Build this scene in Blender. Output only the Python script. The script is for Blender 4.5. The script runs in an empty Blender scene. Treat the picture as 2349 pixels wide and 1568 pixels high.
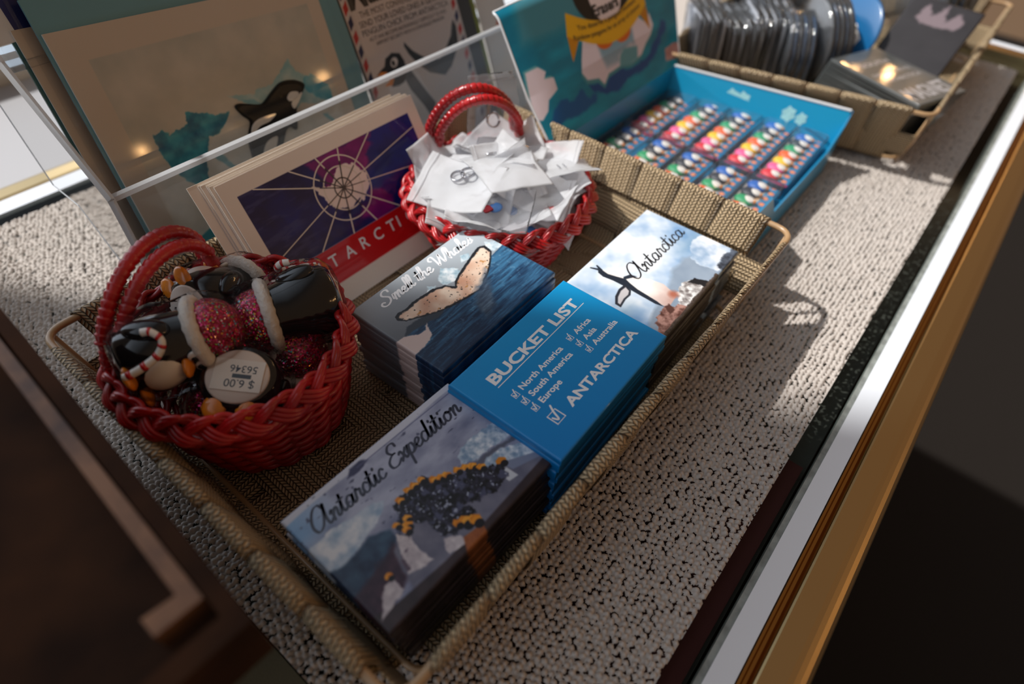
import bpy, math, random
import numpy as np

K = 0.001                      # the scene is laid out in millimetres, built in metres
scn = bpy.context.scene
COL = scn.collection

# ------------------------------------------------------------------ camera
cam_d = bpy.data.cameras.new('camera')
cam_o = bpy.data.objects.new('camera', cam_d)
COL.objects.link(cam_o)
scn.camera = cam_o
cam_o.location = (-13.309 * K, -40.713 * K, 240.120 * K)
cam_o.rotation_euler = (math.radians(41.71912), math.radians(-2.46618), math.radians(-50.62982))
cam_d.sensor_width = 36.0
cam_d.lens = 21.4637
cam_d.clip_start = 0.01
cam_d.clip_end = 50
cam_d.dof.use_dof = True
cam_d.dof.focus_distance = 0.262
cam_d.dof.aperture_fstop = 5.0
cam_d.dof.aperture_blades = 0

# ------------------------------------------------------------------ colour management
vs = scn.view_settings
vs.view_transform = 'Standard'
vs.look = 'None'
vs.gamma = 1.0
vs.use_curve_mapping = False
vs.exposure = 0.22

# ------------------------------------------------------------------ light
SUN = (0.40, -0.68, -1.0)
sd = bpy.data.lights.new('sun', 'SUN')
sd.energy = 3.7
sd.angle = math.radians(1.2)
sd.color = (1.0, 0.97, 0.93)
so = bpy.data.objects.new('sun', sd)
COL.objects.link(so)
from mathutils import Vector, Matrix
so.rotation_euler = Vector(SUN).to_track_quat('-Z', 'Y').to_euler()
so.location = (-1, 1, 1)

w = bpy.data.worlds.new('world')
scn.world = w
w.use_nodes = True
nt = w.node_tree
for n in list(nt.nodes):
    nt.nodes.remove(n)
wo = nt.nodes.new('ShaderNodeOutputWorld')
bg = nt.nodes.new('ShaderNodeBackground')
tc = nt.nodes.new('ShaderNodeTexCoord')
vm = nt.nodes.new('ShaderNodeVectorMath'); vm.operation = 'DOT_PRODUCT'
vm.inputs[1].default_value = Vector((-0.55, 0.75, 0.30)).normalized()
wr = nt.nodes.new('ShaderNodeValToRGB')
wr.color_ramp.elements[0].position = 0.30
wr.color_ramp.elements[0].color = (0.180, 0.112, 0.068, 1)
wr.color_ramp.elements[1].position = 1.0
wr.color_ramp.elements[1].color = (1.35, 1.50, 1.72, 1)
e_ = wr.color_ramp.elements.new(0.50); e_.color = (0.165, 0.115, 0.080, 1)
e_ = wr.color_ramp.elements.new(0.62); e_.color = (0.095, 0.080, 0.070, 1)
e_ = wr.color_ramp.elements.new(0.78); e_.color = (0.42, 0.47, 0.53, 1)
mr = nt.nodes.new('ShaderNodeMapRange'); mr.inputs[1].default_value = -1; mr.inputs[2].default_value = 1
nt.links.new(tc.outputs['Generated'], vm.inputs[0])
nt.links.new(vm.outputs['Value'], mr.inputs[0])
nt.links.new(mr.outputs[0], wr.inputs[0])
nt.links.new(wr.outputs[0], bg.inputs[0])
bg.inputs[1].default_value = 1.0
nt.links.new(bg.outputs[0], wo.inputs[0])

# small warm bulbs of the shop's ceiling fitting, high above the case
bulbs = [(760, -1500, 420), (900, -1560, 470), (1010, -1480, 430), (1060, -1580, 500), (1250, -1450, 520), (620, -1600, 560),
         (1950, 120, 640), (2080, 300, 660), (2150, 420, 640), (2260, 230, 690), (2030, 560, 700), (2350, 380, 720)]
for i, p in enumerate(bulbs):
    ld = bpy.data.lights.new('ceiling_bulb', 'POINT')
    ld.energy = 0.9
    ld.color = (1.0, 0.55, 0.22)
    ld.shadow_soft_size = 0.011
    lo = bpy.data.objects.new('ceiling_bulb', ld)
    lo.location = [c * K for c in p]
    COL.objects.link(lo)

# ------------------------------------------------------------------ helpers
def lin(c):
    c = np.asarray(c, float)
    if c.max() > 1.001: c = c / 255.0
    return np.where(c <= 0.04045, c / 12.92, ((c + 0.055) / 1.055) ** 2.4)

def rgba(c):
    l = lin(c)
    return (float(l[0]), float(l[1]), float(l[2]), 1.0)

def tag(o, label=None, cat=None, group=None, kind=None):
    if label: o['label'] = label
    if cat: o['category'] = cat
    if group: o['group'] = group
    if kind: o['kind'] = kind
    return o

def mesh(name, V, F, mat=None, smooth=True, cols=None, uv=None, midx=None, mats=None):
    me = bpy.data.meshes.new(name)
    V = np.asarray(V, float) * K
    if isinstance(F, np.ndarray) and F.ndim == 2:
        k = F.shape[1]
        me.vertices.add(len(V)); me.vertices.foreach_set('co', V.ravel())
        me.loops.add(F.size); me.loops.foreach_set('vertex_index', F.ravel().astype(np.int32))
        me.polygons.add(len(F))
        me.polygons.foreach_set('loop_start', np.arange(0, F.size, k, dtype=np.int32))
        me.polygons.foreach_set('loop_total', np.full(len(F), k, dtype=np.int32))
        me.update(calc_edges=True); me.validate()
    else:
        me.from_pydata([tuple(v) for v in V], [], [tuple(int(i) for i in f) for f in F])
        me.update()
    if smooth:
        me.polygons.foreach_set('use_smooth', [True] * len(me.polygons))
    if cols is not None:
        a = me.color_attributes.new('Col', 'FLOAT_COLOR', 'POINT')
        c = np.ones((len(V), 4)); c[:, :3] = cols
        a.data.foreach_set('color', c.ravel())
    if uv is not None:
        a = me.attributes.new('strap_uv', 'FLOAT_VECTOR', 'POINT')
        c = np.zeros((len(V), 3)); c[:, :2] = uv
        a.data.foreach_set('vector', c.ravel())
    for m_ in (mats or ([mat] if mat else [])):
        me.materials.append(m_)
    if midx is not None:
        me.polygons.foreach_set('material_index', np.asarray(midx, dtype=np.int32))
    return me

def place(name, me, parent=None, loc=(0, 0, 0), rot=(0, 0, 0)):
    o = bpy.data.objects.new(name, me)
    o.location = [c * K for c in loc]
    o.rotation_euler = rot
    if parent: o.parent = parent
    COL.objects.link(o)
    return o

def obj(name, VF, mat=None, parent=None, loc=(0, 0, 0), rot=(0, 0, 0), **kw):
    return place(name, mesh(name, VF[0], VF[1], mat, **kw), parent, loc, rot)

def thing(name, label, cat, loc=(0, 0, 0), rot=(0, 0, 0), group=None):
    return tag(place(name, None, None, loc, rot), label, cat, group)

def copy_tree(o, parent=None):
    c = o.copy(); COL.objects.link(c)
    if parent: c.parent = parent
    for ch in list(o.children): copy_tree(ch, c)
    return c

def join(*vfs):
    V = []; F = []; n = 0
    for v, f in vfs:
        v = np.asarray(v, float)
        V.append(v); F += [tuple(int(i) + n for i in q) for q in f]; n += len(v)
    return np.concatenate(V), F

def xf(vf, scale=(1, 1, 1), rot=(0, 0, 0), loc=(0, 0, 0)):
    from mathutils import Euler
    R = np.array(Euler(rot).to_matrix())
    return (np.asarray(vf[0], float) * scale) @ R.T + np.array(loc, float), vf[1]

def box(x0, x1, y0, y1, z0, z1):
    V = [(x, y, z) for z in (z0, z1) for y in (y0, y1) for x in (x0, x1)]
    F = [(0, 2, 3, 1), (4, 5, 7, 6), (0, 1, 5, 4), (2, 6, 7, 3), (0, 4, 6, 2), (1, 3, 7, 5)]
    return np.array(V, float), F

def prism(poly, z0, z1):
    n = len(poly)
    V = [(x, y, z0) for x, y in poly] + [(x, y, z1) for x, y in poly]
    F = [tuple(range(n - 1, -1, -1)), tuple(range(n, 2 * n))]
    F += [(i, (i + 1) % n, n + (i + 1) % n, n + i) for i in range(n)]
    return np.array(V, float), F

def rrect(x0, x1, y0, y1, r, s=5):
    P = []
    for cx, cy, a0 in ((x1 - r, y1 - r, 0), (x0 + r, y1 - r, 90), (x0 + r, y0 + r, 180), (x1 - r, y0 + r, 270)):
        for k in range(s + 1):
            a = math.radians(a0 + 90 * k / s)
            P.append((cx + r * math.cos(a), cy + r * math.sin(a)))
    return P

def lathe(prof, seg=32, sx=1, sy=1):
    V = []; F = []
    for r, z in prof:
        for k in range(seg):
            a = 2 * math.pi * k / seg
            V.append((r * math.cos(a) * sx, r * math.sin(a) * sy, z))
    for i in range(len(prof) - 1):
        for k in range(seg):
            k2 = (k + 1) % seg
            F.append((i * seg + k, i * seg + k2, (i + 1) * seg + k2, (i + 1) * seg + k))
    F.append(tuple(range(seg - 1, -1, -1)))
    F.append(tuple((len(prof) - 1) * seg + k for k in range(seg)))
    return np.array(V), F

def ball(c, r, nu=16, nv=10):
    V = []; F = []
    rx, ry, rz = r if hasattr(r, '__len__') else (r, r, r)
    for j in range(nv + 1):
        t = math.pi * j / nv
        for i in range(nu):
            a = 2 * math.pi * i / nu
            V.append((c[0] + rx * math.sin(t) * math.cos(a), c[1] + ry * math.sin(t) * math.sin(a), c[2] - rz * math.cos(t)))
    for j in range(nv):
        for i in range(nu):
            i2 = (i + 1) % nu
            F.append((j * nu + i, j * nu + i2, (j + 1) * nu + i2, (j + 1) * nu + i))
    return np.array(V), F

def smooth_path(P, n=8, closed=False):
    P = [np.array(p, float) for p in P]
    m = len(P); out = []
    for i in range(m if closed else m - 1):
        if closed:
            a, b, c, d = P[(i - 1) % m], P[i], P[(i + 1) % m], P[(i + 2) % m]
        else:
            a, b, c, d = P[max(i - 1, 0)], P[i], P[i + 1], P[min(i + 2, m - 1)]
        for k in range(n):
            t = k / n
            out.append(0.5 * ((2 * b) + (-a + c) * t + (2 * a - 5 * b + 4 * c - d) * t * t + (-a + 3 * b - 3 * c + d) * t ** 3))
    if not closed: out.append(P[-1])
    return np.array(out)

def tube(P, r, seg=8, closed=False, flat=1.0, ref=None):
    P = np.asarray(P, float); n = len(P)
    r = np.broadcast_to(np.asarray(r, float), (n,))
    if closed:
        T = np.roll(P, -1, 0) - np.roll(P, 1, 0)
    else:
        T = np.gradient(P, axis=0)
    T /= np.linalg.norm(T, axis=1)[:, None] + 1e-12
    if ref is not None:
        N = np.cross(T, np.broadcast_to(ref, T.shape)); N /= np.linalg.norm(N, axis=1)[:, None] + 1e-9
    else:
        N = np.zeros_like(P)
        v = np.array([0, 0, 1.0]) if abs(T[0][2]) < 0.9 else np.array([1.0, 0, 0])
        v = v - T[0] * v.dot(T[0]); v /= np.linalg.norm(v); N[0] = v
        for i in range(1, n):
            v = N[i - 1] - T[i] * N[i - 1].dot(T[i]); N[i] = v / (np.linalg.norm(v) + 1e-12)
        if closed:
            a = math.atan2(np.cross(N[0], N[-1]).dot(T[0]), N[0].dot(N[-1]))
            for i in range(n):
                b = -a * i / n
                N[i] = N[i] * math.cos(b) + np.cross(T[i], N[i]) * math.sin(b)
    B = np.cross(T, N)
    V = []
    for k in range(seg):
        a = 2 * math.pi * k / seg
        V.append(P + (N * math.cos(a) + B * math.sin(a) * flat) * r[:, None])
    V = np.stack(V, 1).reshape(-1, 3)
    F = []
    for i in range(n if closed else n - 1):
        j = (i + 1) % n
        for k in range(seg):
            k2 = (k + 1) % seg
            F.append((i * seg + k, i * seg + k2, j * seg + k2, j * seg + k))
    if not closed:
        F.append(tuple(range(seg - 1, -1, -1))); F.append(tuple((n - 1) * seg + k for k in range(seg)))
    return V, F

def gridF(nx, ny):
    i = np.arange(nx - 1)[None, :]; j = np.arange(ny - 1)[:, None]
    a = (j * nx + i).ravel()
    return np.stack([a, a + 1, a + nx + 1, a + nx], 1)

# ------------------------------------------------------------------ numpy painting (printed artwork)
def noise(X, Y, s, seed=0, oct=3, sy=None):
    out = np.zeros_like(X, float); amp = 1; tot = 0
    sy = sy or s
    for o in range(oct):
        rs = np.random.RandomState(seed * 17 + o)
        T = rs.rand(64, 64)
        x = X / s * 2 ** o + 100; y = Y / sy * 2 ** o + 100
        xi = np.floor(x).astype(int); yi = np.floor(y).astype(int)
        fx = x - xi; fy = y - yi
        fx = fx * fx * (3 - 2 * fx); fy = fy * fy * (3 - 2 * fy)
        g = lambda a, b: T[a % 64, b % 64]
        v = (g(xi, yi) * (1 - fx) + g(xi + 1, yi) * fx) * (1 - fy) + (g(xi, yi + 1) * (1 - fx) + g(xi + 1, yi + 1) * fx) * fy
        out += v * amp; tot += amp; amp *= 0.5
    return out / tot

def poly_sd(X, Y, P):
    d = np.full(X.shape, 1e9); ins = np.zeros(X.shape, bool)
    n = len(P)
    for i in range(n):
        x0, y0 = P[i]; x1, y1 = P[(i + 1) % n]
        ex, ey = x1 - x0, y1 - y0
        L = ex * ex + ey * ey + 1e-9
        t = np.clip(((X - x0) * ex + (Y - y0) * ey) / L, 0, 1)
        d = np.minimum(d, (X - x0 - t * ex) ** 2 + (Y - y0 - t * ey) ** 2)
        c = ((y0 > Y) != (y1 > Y)) & (X < (x1 - x0) * (Y - y0) / ((y1 - y0) if abs(y1 - y0) > 1e-9 else 1e-9) + x0)
        ins ^= c
    d = np.sqrt(d)
    return np.where(ins, d, -d)

def pm_(X, Y, P, f=0.15, wob=0, ws=2.0, seed=5):
    if wob:
        X = X + (noise(X, Y, ws, seed) - .5) * wob * 2
        Y = Y + (noise(X, Y, ws, seed + 1) - .5) * wob * 2
    return np.clip(poly_sd(X, Y, P) / (2 * f) + 0.5, 0, 1)

def over(C, m, c):
    c = np.asarray(c, float)
    if c.ndim == 1: c = c[None, None, :]
    return C * (1 - m[..., None]) + c * m[..., None]

def ell(X, Y, cx, cy, rx, ry=None, f=0.15, ang=0):
    ry = ry or rx
    a = math.radians(ang); x = X - cx; y = Y - cy
    u = x * math.cos(a) + y * math.sin(a); v = -x * math.sin(a) + y * math.cos(a)
    d = (1 - np.sqrt((u / rx) ** 2 + (v / ry) ** 2)) * min(rx, ry)
    return np.clip(d / (2 * f) + .5, 0, 1)

def mix(a, b, t):
    a = np.asarray(a, float); b = np.asarray(b, float)
    t = np.clip(t, 0, 1)
    return a * (1 - t[..., None]) + b * t[..., None]

def sheet(w_, h_, nx, ny, paint, zf=None):
    x = np.linspace(0, w_, nx); y = np.linspace(0, h_, ny)
    X, Y = np.meshgrid(x, y)
    C = paint(X, Y)
    Z = zf(X, Y) if zf else np.zeros_like(X)
    return np.stack([X, Y, Z], -1).reshape(-1, 3), gridF(nx, ny), lin(np.clip(C, 0, 255).reshape(-1, 3) / 255.0 * 255.0 + 0.0)

def slab(w_, h_, t_, nx, ny, paint, r=0.9):
    """laminated rounded slab, the picture wraps round its edges; top at z = 0"""
    ex = [(0, t_, r), (0, t_ * .6, r), (0, r, r), (r * .08, r * .55, r), (r * .35, r * .2, r), (r * .7, r * .04, r)]
    off = np.array([0, 0, 0, .08, .35, .7]) * r
    dz = np.array([t_, t_ * .6, r, r * .55, r * .2, r * .04])
    def axis(L, n):
        p = np.concatenate([off, np.linspace(r, L - r, n), (L - off)[::-1]])
        z = np.concatenate([dz, np.zeros(n), dz[::-1]])
        return p, z
    px, zx = axis(w_, nx); py, zy = axis(h_, ny)
    X, Y = np.meshgrid(px, py); ZX, ZY = np.meshgrid(zx, zy)
    Z = -np.maximum(ZX, ZY)
    # side walls of the corners
    C = paint(np.clip(X, .05, w_ - .05), np.clip(Y, .05, h_ - .05))
    V = np.stack([X, Y, Z], -1).reshape(-1, 3)
    F = gridF(len(px), len(py)).tolist()
    n = len(V)
    V = np.concatenate([V, [(0, 0, -t_), (w_, 0, -t_), (w_, h_, -t_), (0, h_, -t_)]])
    F.append([n, n + 3, n + 2, n + 1])
    cols = lin(np.concatenate([np.clip(C, 0, 255).reshape(-1, 3), np.full((4, 3), 30.)]))
    return V, F, cols

# ------------------------------------------------------------------ lettering
def text_vf(s, width=None, size=10, bold=0.0, height=None, align='LEFT', sp=1.0):
    cu = bpy.data.curves.new('lettering', 'FONT')
    cu.body = s; cu.size = size; cu.offset = bold; cu.space_character = sp
    cu.resolution_u = 3
    o = bpy.data.objects.new('lettering', cu)
    me = o.to_mesh()
    V = np.array([v.co[:] for v in me.vertices]); F = [tuple(p.vertices) for p in me.polygons]
    o.to_mesh_clear(); bpy.data.objects.remove(o); bpy.data.curves.remove(cu)
    V[:, 0] -= V[:, 0].min()
    if width:
        k = width / V[:, 0].max(); V[:, 0] *= k
        V[:, 1] *= (height / V[:, 1].max()) if height else k
    elif height:
        V *= height / V[:, 1].max()
    V[:, 2] = 0
    return V, F

GL = {
 'S': ([[(1.5, 1.8), (1.45, 2.15), (1.05, 2.3), (.65, 2.1), (.55, 1.7), (.9, 1.3), (1.2, .9), (1.1, .35), (.6, .02), (.1, .1), (-.15, .45), (.05, .75), (.35, .6)]], 1.55),
 'W': ([[(-.1, 1.5), (-.35, 1.8), (-.1, 2.2), (.3, 2.1), (.42, 1.2), (.5, .1), (.9, .9), (1.25, 1.9), (1.3, 1.0), (1.45, .1), (1.9, 1.0), (2.2, 2.1), (2.5, 2.3)]], 2.25),
 'm': ([[(0, .3), (.15, .95), (.3, .9), (.27, .4), (.22, 0)], [(.25, .3), (.5, .95), (.7, .9), (.7, .4), (.66, 0)], [(.68, .3), (.95, .95), (1.15, .9), (1.12, .3), (1.25, .02), (1.5, .25)]], 1.4),
 'e': ([[(0, .3), (.4, .5), (.6, .8), (.4, 1.0), (.15, .75), (.1, .35), (.35, .0), (.65, .1), (.85, .3)]], .8),
 'l': ([[(0, .25), (.35, 1.0), (.5, 1.9), (.33, 2.2), (.17, 1.8), (.12, .5), (.3, 0), (.6, .25)]], .55),
 't': ([[(0, .25), (.25, 1.2), (.33, 1.8), (.22, .5), (.4, 0), (.7, .25)], [(-.1, 1.2), (.6, 1.27)]], .65),
 'h': ([[(0, .25), (.35, 1.2), (.45, 2.0), (.27, 2.2), (.15, 1.6), (.13, 0)], [(.15, .4), (.5, .95), (.7, .8), (.65, .2), (.8, 0), (1.05, .25)]], 1.0),
 'a': ([[(.75, .85), (.4, 1.0), (.1, .6), (.15, .1), (.45, .0), (.75, .5), (.82, .95), (.76, .25), (.9, 0), (1.15, .25)]], 1.1),
 's': ([[(0, .25), (.35, .75), (.48, 1.05), (.6, .6), (.6, .2), (.3, .0), (.05, .12)], [(.35, 0), (.75, .25)]], .75),
 'n': ([[(0, .75), (.15, 1), (.25, .8), (.22, 0)], [(.24, .4), (.55, .95), (.75, .8), (.7, .2), (.85, 0), (1.1, .25)]], 1.05),
 'r': ([[(0, .25), (.22, 1.08), (.4, .85), (.6, .85), (.55, .3), (.7, 0), (.9, .25)]], .85),
 'c': ([[(.65, .8), (.4, 1.0), (.1, .6), (.15, .15), (.45, 0), (.8, .25)]], .75),
 'i': ([[(0, .25), (.25, .95), (.2, .2), (.35, 0), (.6, .25)], [(.28, 1.42), (.32, 1.55)]], .55),
 'x': ([[(0, .8), (.2, 1), (.4, .5), (.6, 0), (.85, .25)], [(.78, 1), (.05, 0)]], .8),
 'p': ([[(0, .4), (.25, 1.05), (.2, 0), (.15, -1.0)], [(.22, .3), (.4, .9), (.72, .9), (.8, .35), (.5, 0), (.25, .1)], [(.6, .02), (1, .25)]], .95),
 'd': ([[(.75, .85), (.4, 1), (.1, .6), (.15, .1), (.45, 0), (.75, .5), (.95, 2.1), (.8, .3), (.95, 0), (1.15, .25)]], 1.1),
 'o': ([[(.5, 1), (.15, .75), (.1, .25), (.4, 0), (.75, .3), (.75, .8), (.5, 1.0), (.62, .78), (1.0, .85)]], .95),
 'A': ([[(1.45, 1.7), (1.15, 2.2), (.6, 2.1), (.15, 1.4), (.05, .6), (.4, .02), (.95, .25), (1.35, 1.1), (1.6, 2.1), (1.5, 1.2), (1.5, .4), (1.7, 0), (2.0, .25)]], 1.9),
 'E': ([[(1.35, 1.8), (1.25, 2.2), (.75, 2.25), (.45, 1.75), (.7, 1.3), (1.05, 1.2), (.6, 1.15), (.15, .7), (.25, .1), (.8, -.02), (1.3, .35)]], 1.25),
 ' ': ([], .6)}

def ribbon2d(P, wd):
    P = np.asarray(P, float)
    T = np.gradient(P, axis=0); T /= np.linalg.norm(T, axis=1)[:, None] + 1e-9
    N = np.stack([-T[:, 1], T[:, 0]], 1)
    wv = wd * (0.62 + 0.5 * np.abs(T[:, 1]))[:, None] * .5
    n = len(P)
    V = np.concatenate([P + N * wv, P - N * wv]); V = np.column_stack([V, np.zeros(len(V))])
    F = [(i, n + i, n + i + 1, i + 1) for i in range(n - 1)]
    out = [(V, F)]
    for c, q in ((P[0], wv[0, 0]), (P[-1], wv[-1, 0])):
        D = [(c[0] + q * math.cos(a), c[1] + q * math.sin(a), 0) for a in np.linspace(0, 2 * math.pi, 9)[:-1]]
        D = np.array(D); D[:, 2] -= .006
        out.append((D, [tuple(range(8))]))
    return join(*out)

def layered(*vfs):
    out = []
    for i, (v, f) in enumerate(vfs):
        v = np.array(v, float); v[:, 2] += .014 * (i % 6); out.append((v, f))
    return join(*out)

def script_vf(s, u0, u1, v0, xh, wd, slant=.28, v1=None):
    x = 0; parts = []; strokes = []
    for ch in s:
        g, adv = GL[ch]
        for st in g:
            P = smooth_path([(px + x, py, 0) for px, py in st], 6)[:, :2]
            strokes.append(P)
        x += adv
    k = (u1 - u0) / x
    for P in strokes:
        Q = np.stack([u0 + P[:, 0] * k + P[:, 1] * xh * slant, v0 + P[:, 1] * xh + ((v1 - v0) * P[:, 0] / x if v1 is not None else 0)], 1)
        parts.append(ribbon2d(Q, wd))
    return layered(*parts)

def line2d(p, q, wd):
    return ribbon2d(np.linspace(p, q, 3), wd / .85)

def ring2d(cx, cy, r, wd, n=64):
    V = []; F = []
    for k in range(n):
        a = 2 * math.pi * k / n
        for rr in (r - wd / 2, r + wd / 2): V.append((cx + rr * math.cos(a), cy + rr * math.sin(a), 0))
    F = [(2 * k, 2 * k + 1, (2 * k + 3) % (2 * n), (2 * k + 2) % (2 * n)) for k in range(n)]
    return np.array(V), F

def up(vf, z=0.03):
    V = np.array(vf[0], float); V[:, 2] += z
    return V, vf[1]

# ------------------------------------------------------------------ materials
MAT = {}
def pmat(name, col=(128, 128, 128), rough=.5, metal=0, coat=0, spec=.5, attr=None, sheen=0, coat_rough=.05,
         bump=None, sss=0, noise_col=None, emit=None):
    """principled material; bump=(scale, strength_mm, kind), noise_col=(colour2, scale)"""
    m = bpy.data.materials.new(name); m.use_nodes = True
    t = m.node_tree; b = t.nodes['Principled BSDF']
    b.inputs['Base Color'].default_value = rgba(col)
    b.inputs['Roughness'].default_value = rough
    b.inputs['Metallic'].default_value = metal
    b.inputs['Coat Weight'].default_value = coat
    b.inputs['Coat Roughness'].default_value = coat_rough
    b.inputs['Specular IOR Level'].default_value = spec
    if sheen: b.inputs['Sheen Weight'].default_value = sheen
    if attr:
        a = t.nodes.new('ShaderNodeAttribute'); a.attribute_name = attr
        t.links.new(a.outputs['Color'], b.inputs['Base Color'])
    tcn = t.nodes.new('ShaderNodeTexCoord')
    if noise_col:
        n = t.nodes.new('ShaderNodeTexNoise'); n.inputs['Scale'].default_value = noise_col[1]
        n.inputs['Detail'].default_value = 5
        t.links.new(tcn.outputs['Object'], n.inputs['Vector'])
        r = t.nodes.new('ShaderNodeValToRGB')
        r.color_ramp.elements[0].position = .38; r.color_ramp.elements[1].position = .64
        r.color_ramp.elements[0].color = rgba(col); r.color_ramp.elements[1].color = rgba(noise_col[0])
        t.links.new(n.outputs['Fac'], r.inputs['Fac']); t.links.new(r.outputs['Color'], b.inputs['Base Color'])
    if bump:
        sc, st, kind = bump
        if kind == 'voronoi':
            n = t.nodes.new('ShaderNodeTexVoronoi'); out = n.outputs['Distance']
        elif kind == 'wave':
            n = t.nodes.new('ShaderNodeTexWave'); out = n.outputs['Fac']
        else:
            n = t.nodes.new('ShaderNodeTexNoise'); out = n.outputs['Fac']; n.inputs['Detail'].default_value = 4
        n.inputs['Scale'].default_value = sc
        t.links.new(tcn.outputs['Object'], n.inputs['Vector'])
        bp = t.nodes.new('ShaderNodeBump'); bp.inputs['Distance'].default_value = st * K
        bp.inputs['Strength'].default_value = 1.0
        t.links.new(out, bp.inputs['Height']); t.links.new(bp.outputs['Normal'], b.inputs['Normal'])
        if coat: t.links.new(bp.outputs['Normal'], b.inputs['Coat Normal'])
    MAT[name] = m
    return m

def clear_mat(name, tint=(1, 1, 1), refl=.12, milk=0.0, milk_col=(235, 238, 242), rough=.05, crinkle=0.0, crs=60):
    """thin clear plastic: transparent + sharp sheen (+ a milky diffuse/translucent share)"""
    m = bpy.data.materials.new(name); m.use_nodes = True
    t = m.node_tree
    for n in list(t.nodes): t.nodes.remove(n)
    out = t.nodes.new('ShaderNodeOutputMaterial')
    tr = t.nodes.new('ShaderNodeBsdfTransparent'); tr.inputs[0].default_value = (*tint, 1)
    gl = t.nodes.new('ShaderNodeBsdfAnisotropic') if False else t.nodes.new('ShaderNodeBsdfGlossy')
    gl.inputs['Roughness'].default_value = rough
    fr = t.nodes.new('ShaderNodeLayerWeight'); fr.inputs['Blend'].default_value = refl
    mx = t.nodes.new('ShaderNodeMixShader')
    t.links.new(fr.outputs['Fresnel'], mx.inputs[0])
    base = tr.outputs[0]
    if milk:
        df = t.nodes.new('ShaderNodeBsdfDiffuse'); df.inputs[0].default_value = rgba(milk_col)
        tl = t.nodes.new('ShaderNodeBsdfTranslucent'); tl.inputs[0].default_value = rgba(milk_col)
        m1 = t.nodes.new('ShaderNodeMixShader'); m1.inputs[0].default_value = .45
        t.links.new(df.outputs[0], m1.inputs[1]); t.links.new(tl.outputs[0], m1.inputs[2])
        m2 = t.nodes.new('ShaderNodeMixShader'); m2.inputs[0].default_value = milk
        t.links.new(tr.outputs[0], m2.inputs[1]); t.links.new(m1.outputs[0], m2.inputs[2])
        base = m2.outputs[0]
    t.links.new(base, mx.inputs[1]); t.links.new(gl.outputs[0], mx.inputs[2])
    if crinkle:
        tcn = t.nodes.new('ShaderNodeTexCoord')
        n = t.nodes.new('ShaderNodeTexNoise'); n.inputs['Scale'].default_value = crs; n.inputs['Detail'].default_value = 3
        bp = t.nodes.new('ShaderNodeBump'); bp.inputs['Distance'].default_value = crinkle * K
        t.links.new(tcn.outputs['Object'], n.inputs['Vector'])
        t.links.new(n.outputs['Fac'], bp.inputs['Height'])
        t.links.new(bp.outputs['Normal'], gl.inputs['Normal']); t.links.new(bp.outputs['Normal'], fr.inputs['Normal'])
    t.links.new(mx.outputs[0], out.inputs['Surface'])
    MAT[name] = m
    return m

def webbing_mat():
    m = bpy.data.materials.new('woven_webbing'); m.use_nodes = True
    t = m.node_tree; b = t.nodes['Principled BSDF']
    b.inputs['Roughness'].default_value = .48
    b.inputs['Specular IOR Level'].default_value = .45
    at = t.nodes.new('ShaderNodeAttribute'); at.attribute_name = 'strap_uv'
    sp = t.nodes.new('ShaderNodeSeparateXYZ'); t.links.new(at.outputs['Vector'], sp.inputs[0])
    def M(op, a, b_=None, c=None):
        n = t.nodes.new('ShaderNodeMath'); n.operation = op
        for i, v in enumerate((a, b_, c)):
            if v is None: continue
            if isinstance(v, (int, float)): n.inputs[i].default_value = v
            else: t.links.new(v, n.inputs[i])
        return n.outputs[0]
    u = sp.outputs[0]; v = sp.outputs[1]
    pu, pv = 2.0, 1.9
    cu = M('FLOOR', M('DIVIDE', u, pu))
    fu = M('FRACT', M('DIVIDE', u, pu))
    alt = M('MODULO', M('ABSOLUTE', cu), 2.0)
    slant = M('MULTIPLY', M('SUBTRACT', fu, .5), M('SUBTRACT', M('MULTIPLY', alt, 1.6), .8))
    vv = M('ADD', M('ADD', M('DIVIDE', v, pv), M('MULTIPLY', alt, .5)), slant)
    fv = M('FRACT', vv)
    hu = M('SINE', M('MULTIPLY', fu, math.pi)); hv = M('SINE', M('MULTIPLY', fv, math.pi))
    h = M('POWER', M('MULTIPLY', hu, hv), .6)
    bp = t.nodes.new('ShaderNodeBump'); bp.inputs['Distance'].default_value = 1.1 * K
    t.links.new(h, bp.inputs['Height']); t.links.new(bp.outputs['Normal'], b.inputs['Normal'])
    nz = t.nodes.new('ShaderNodeTexNoise'); nz.inputs['Scale'].default_value = 30
    tcn = t.nodes.new('ShaderNodeTexCoord'); t.links.new(tcn.outputs['Object'], nz.inputs['Vector'])
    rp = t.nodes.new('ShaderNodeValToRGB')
    rp.color_ramp.elements[0].color = rgba((50, 34, 20)); rp.color_ramp.elements[1].color = rgba((204, 178, 140))  # dark end follows the weave height: gap shade between threads put into the colour
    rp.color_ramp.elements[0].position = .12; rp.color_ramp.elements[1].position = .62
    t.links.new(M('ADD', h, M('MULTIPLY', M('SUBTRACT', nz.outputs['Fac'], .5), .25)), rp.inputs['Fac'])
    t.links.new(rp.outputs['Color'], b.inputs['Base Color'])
    return m

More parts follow.
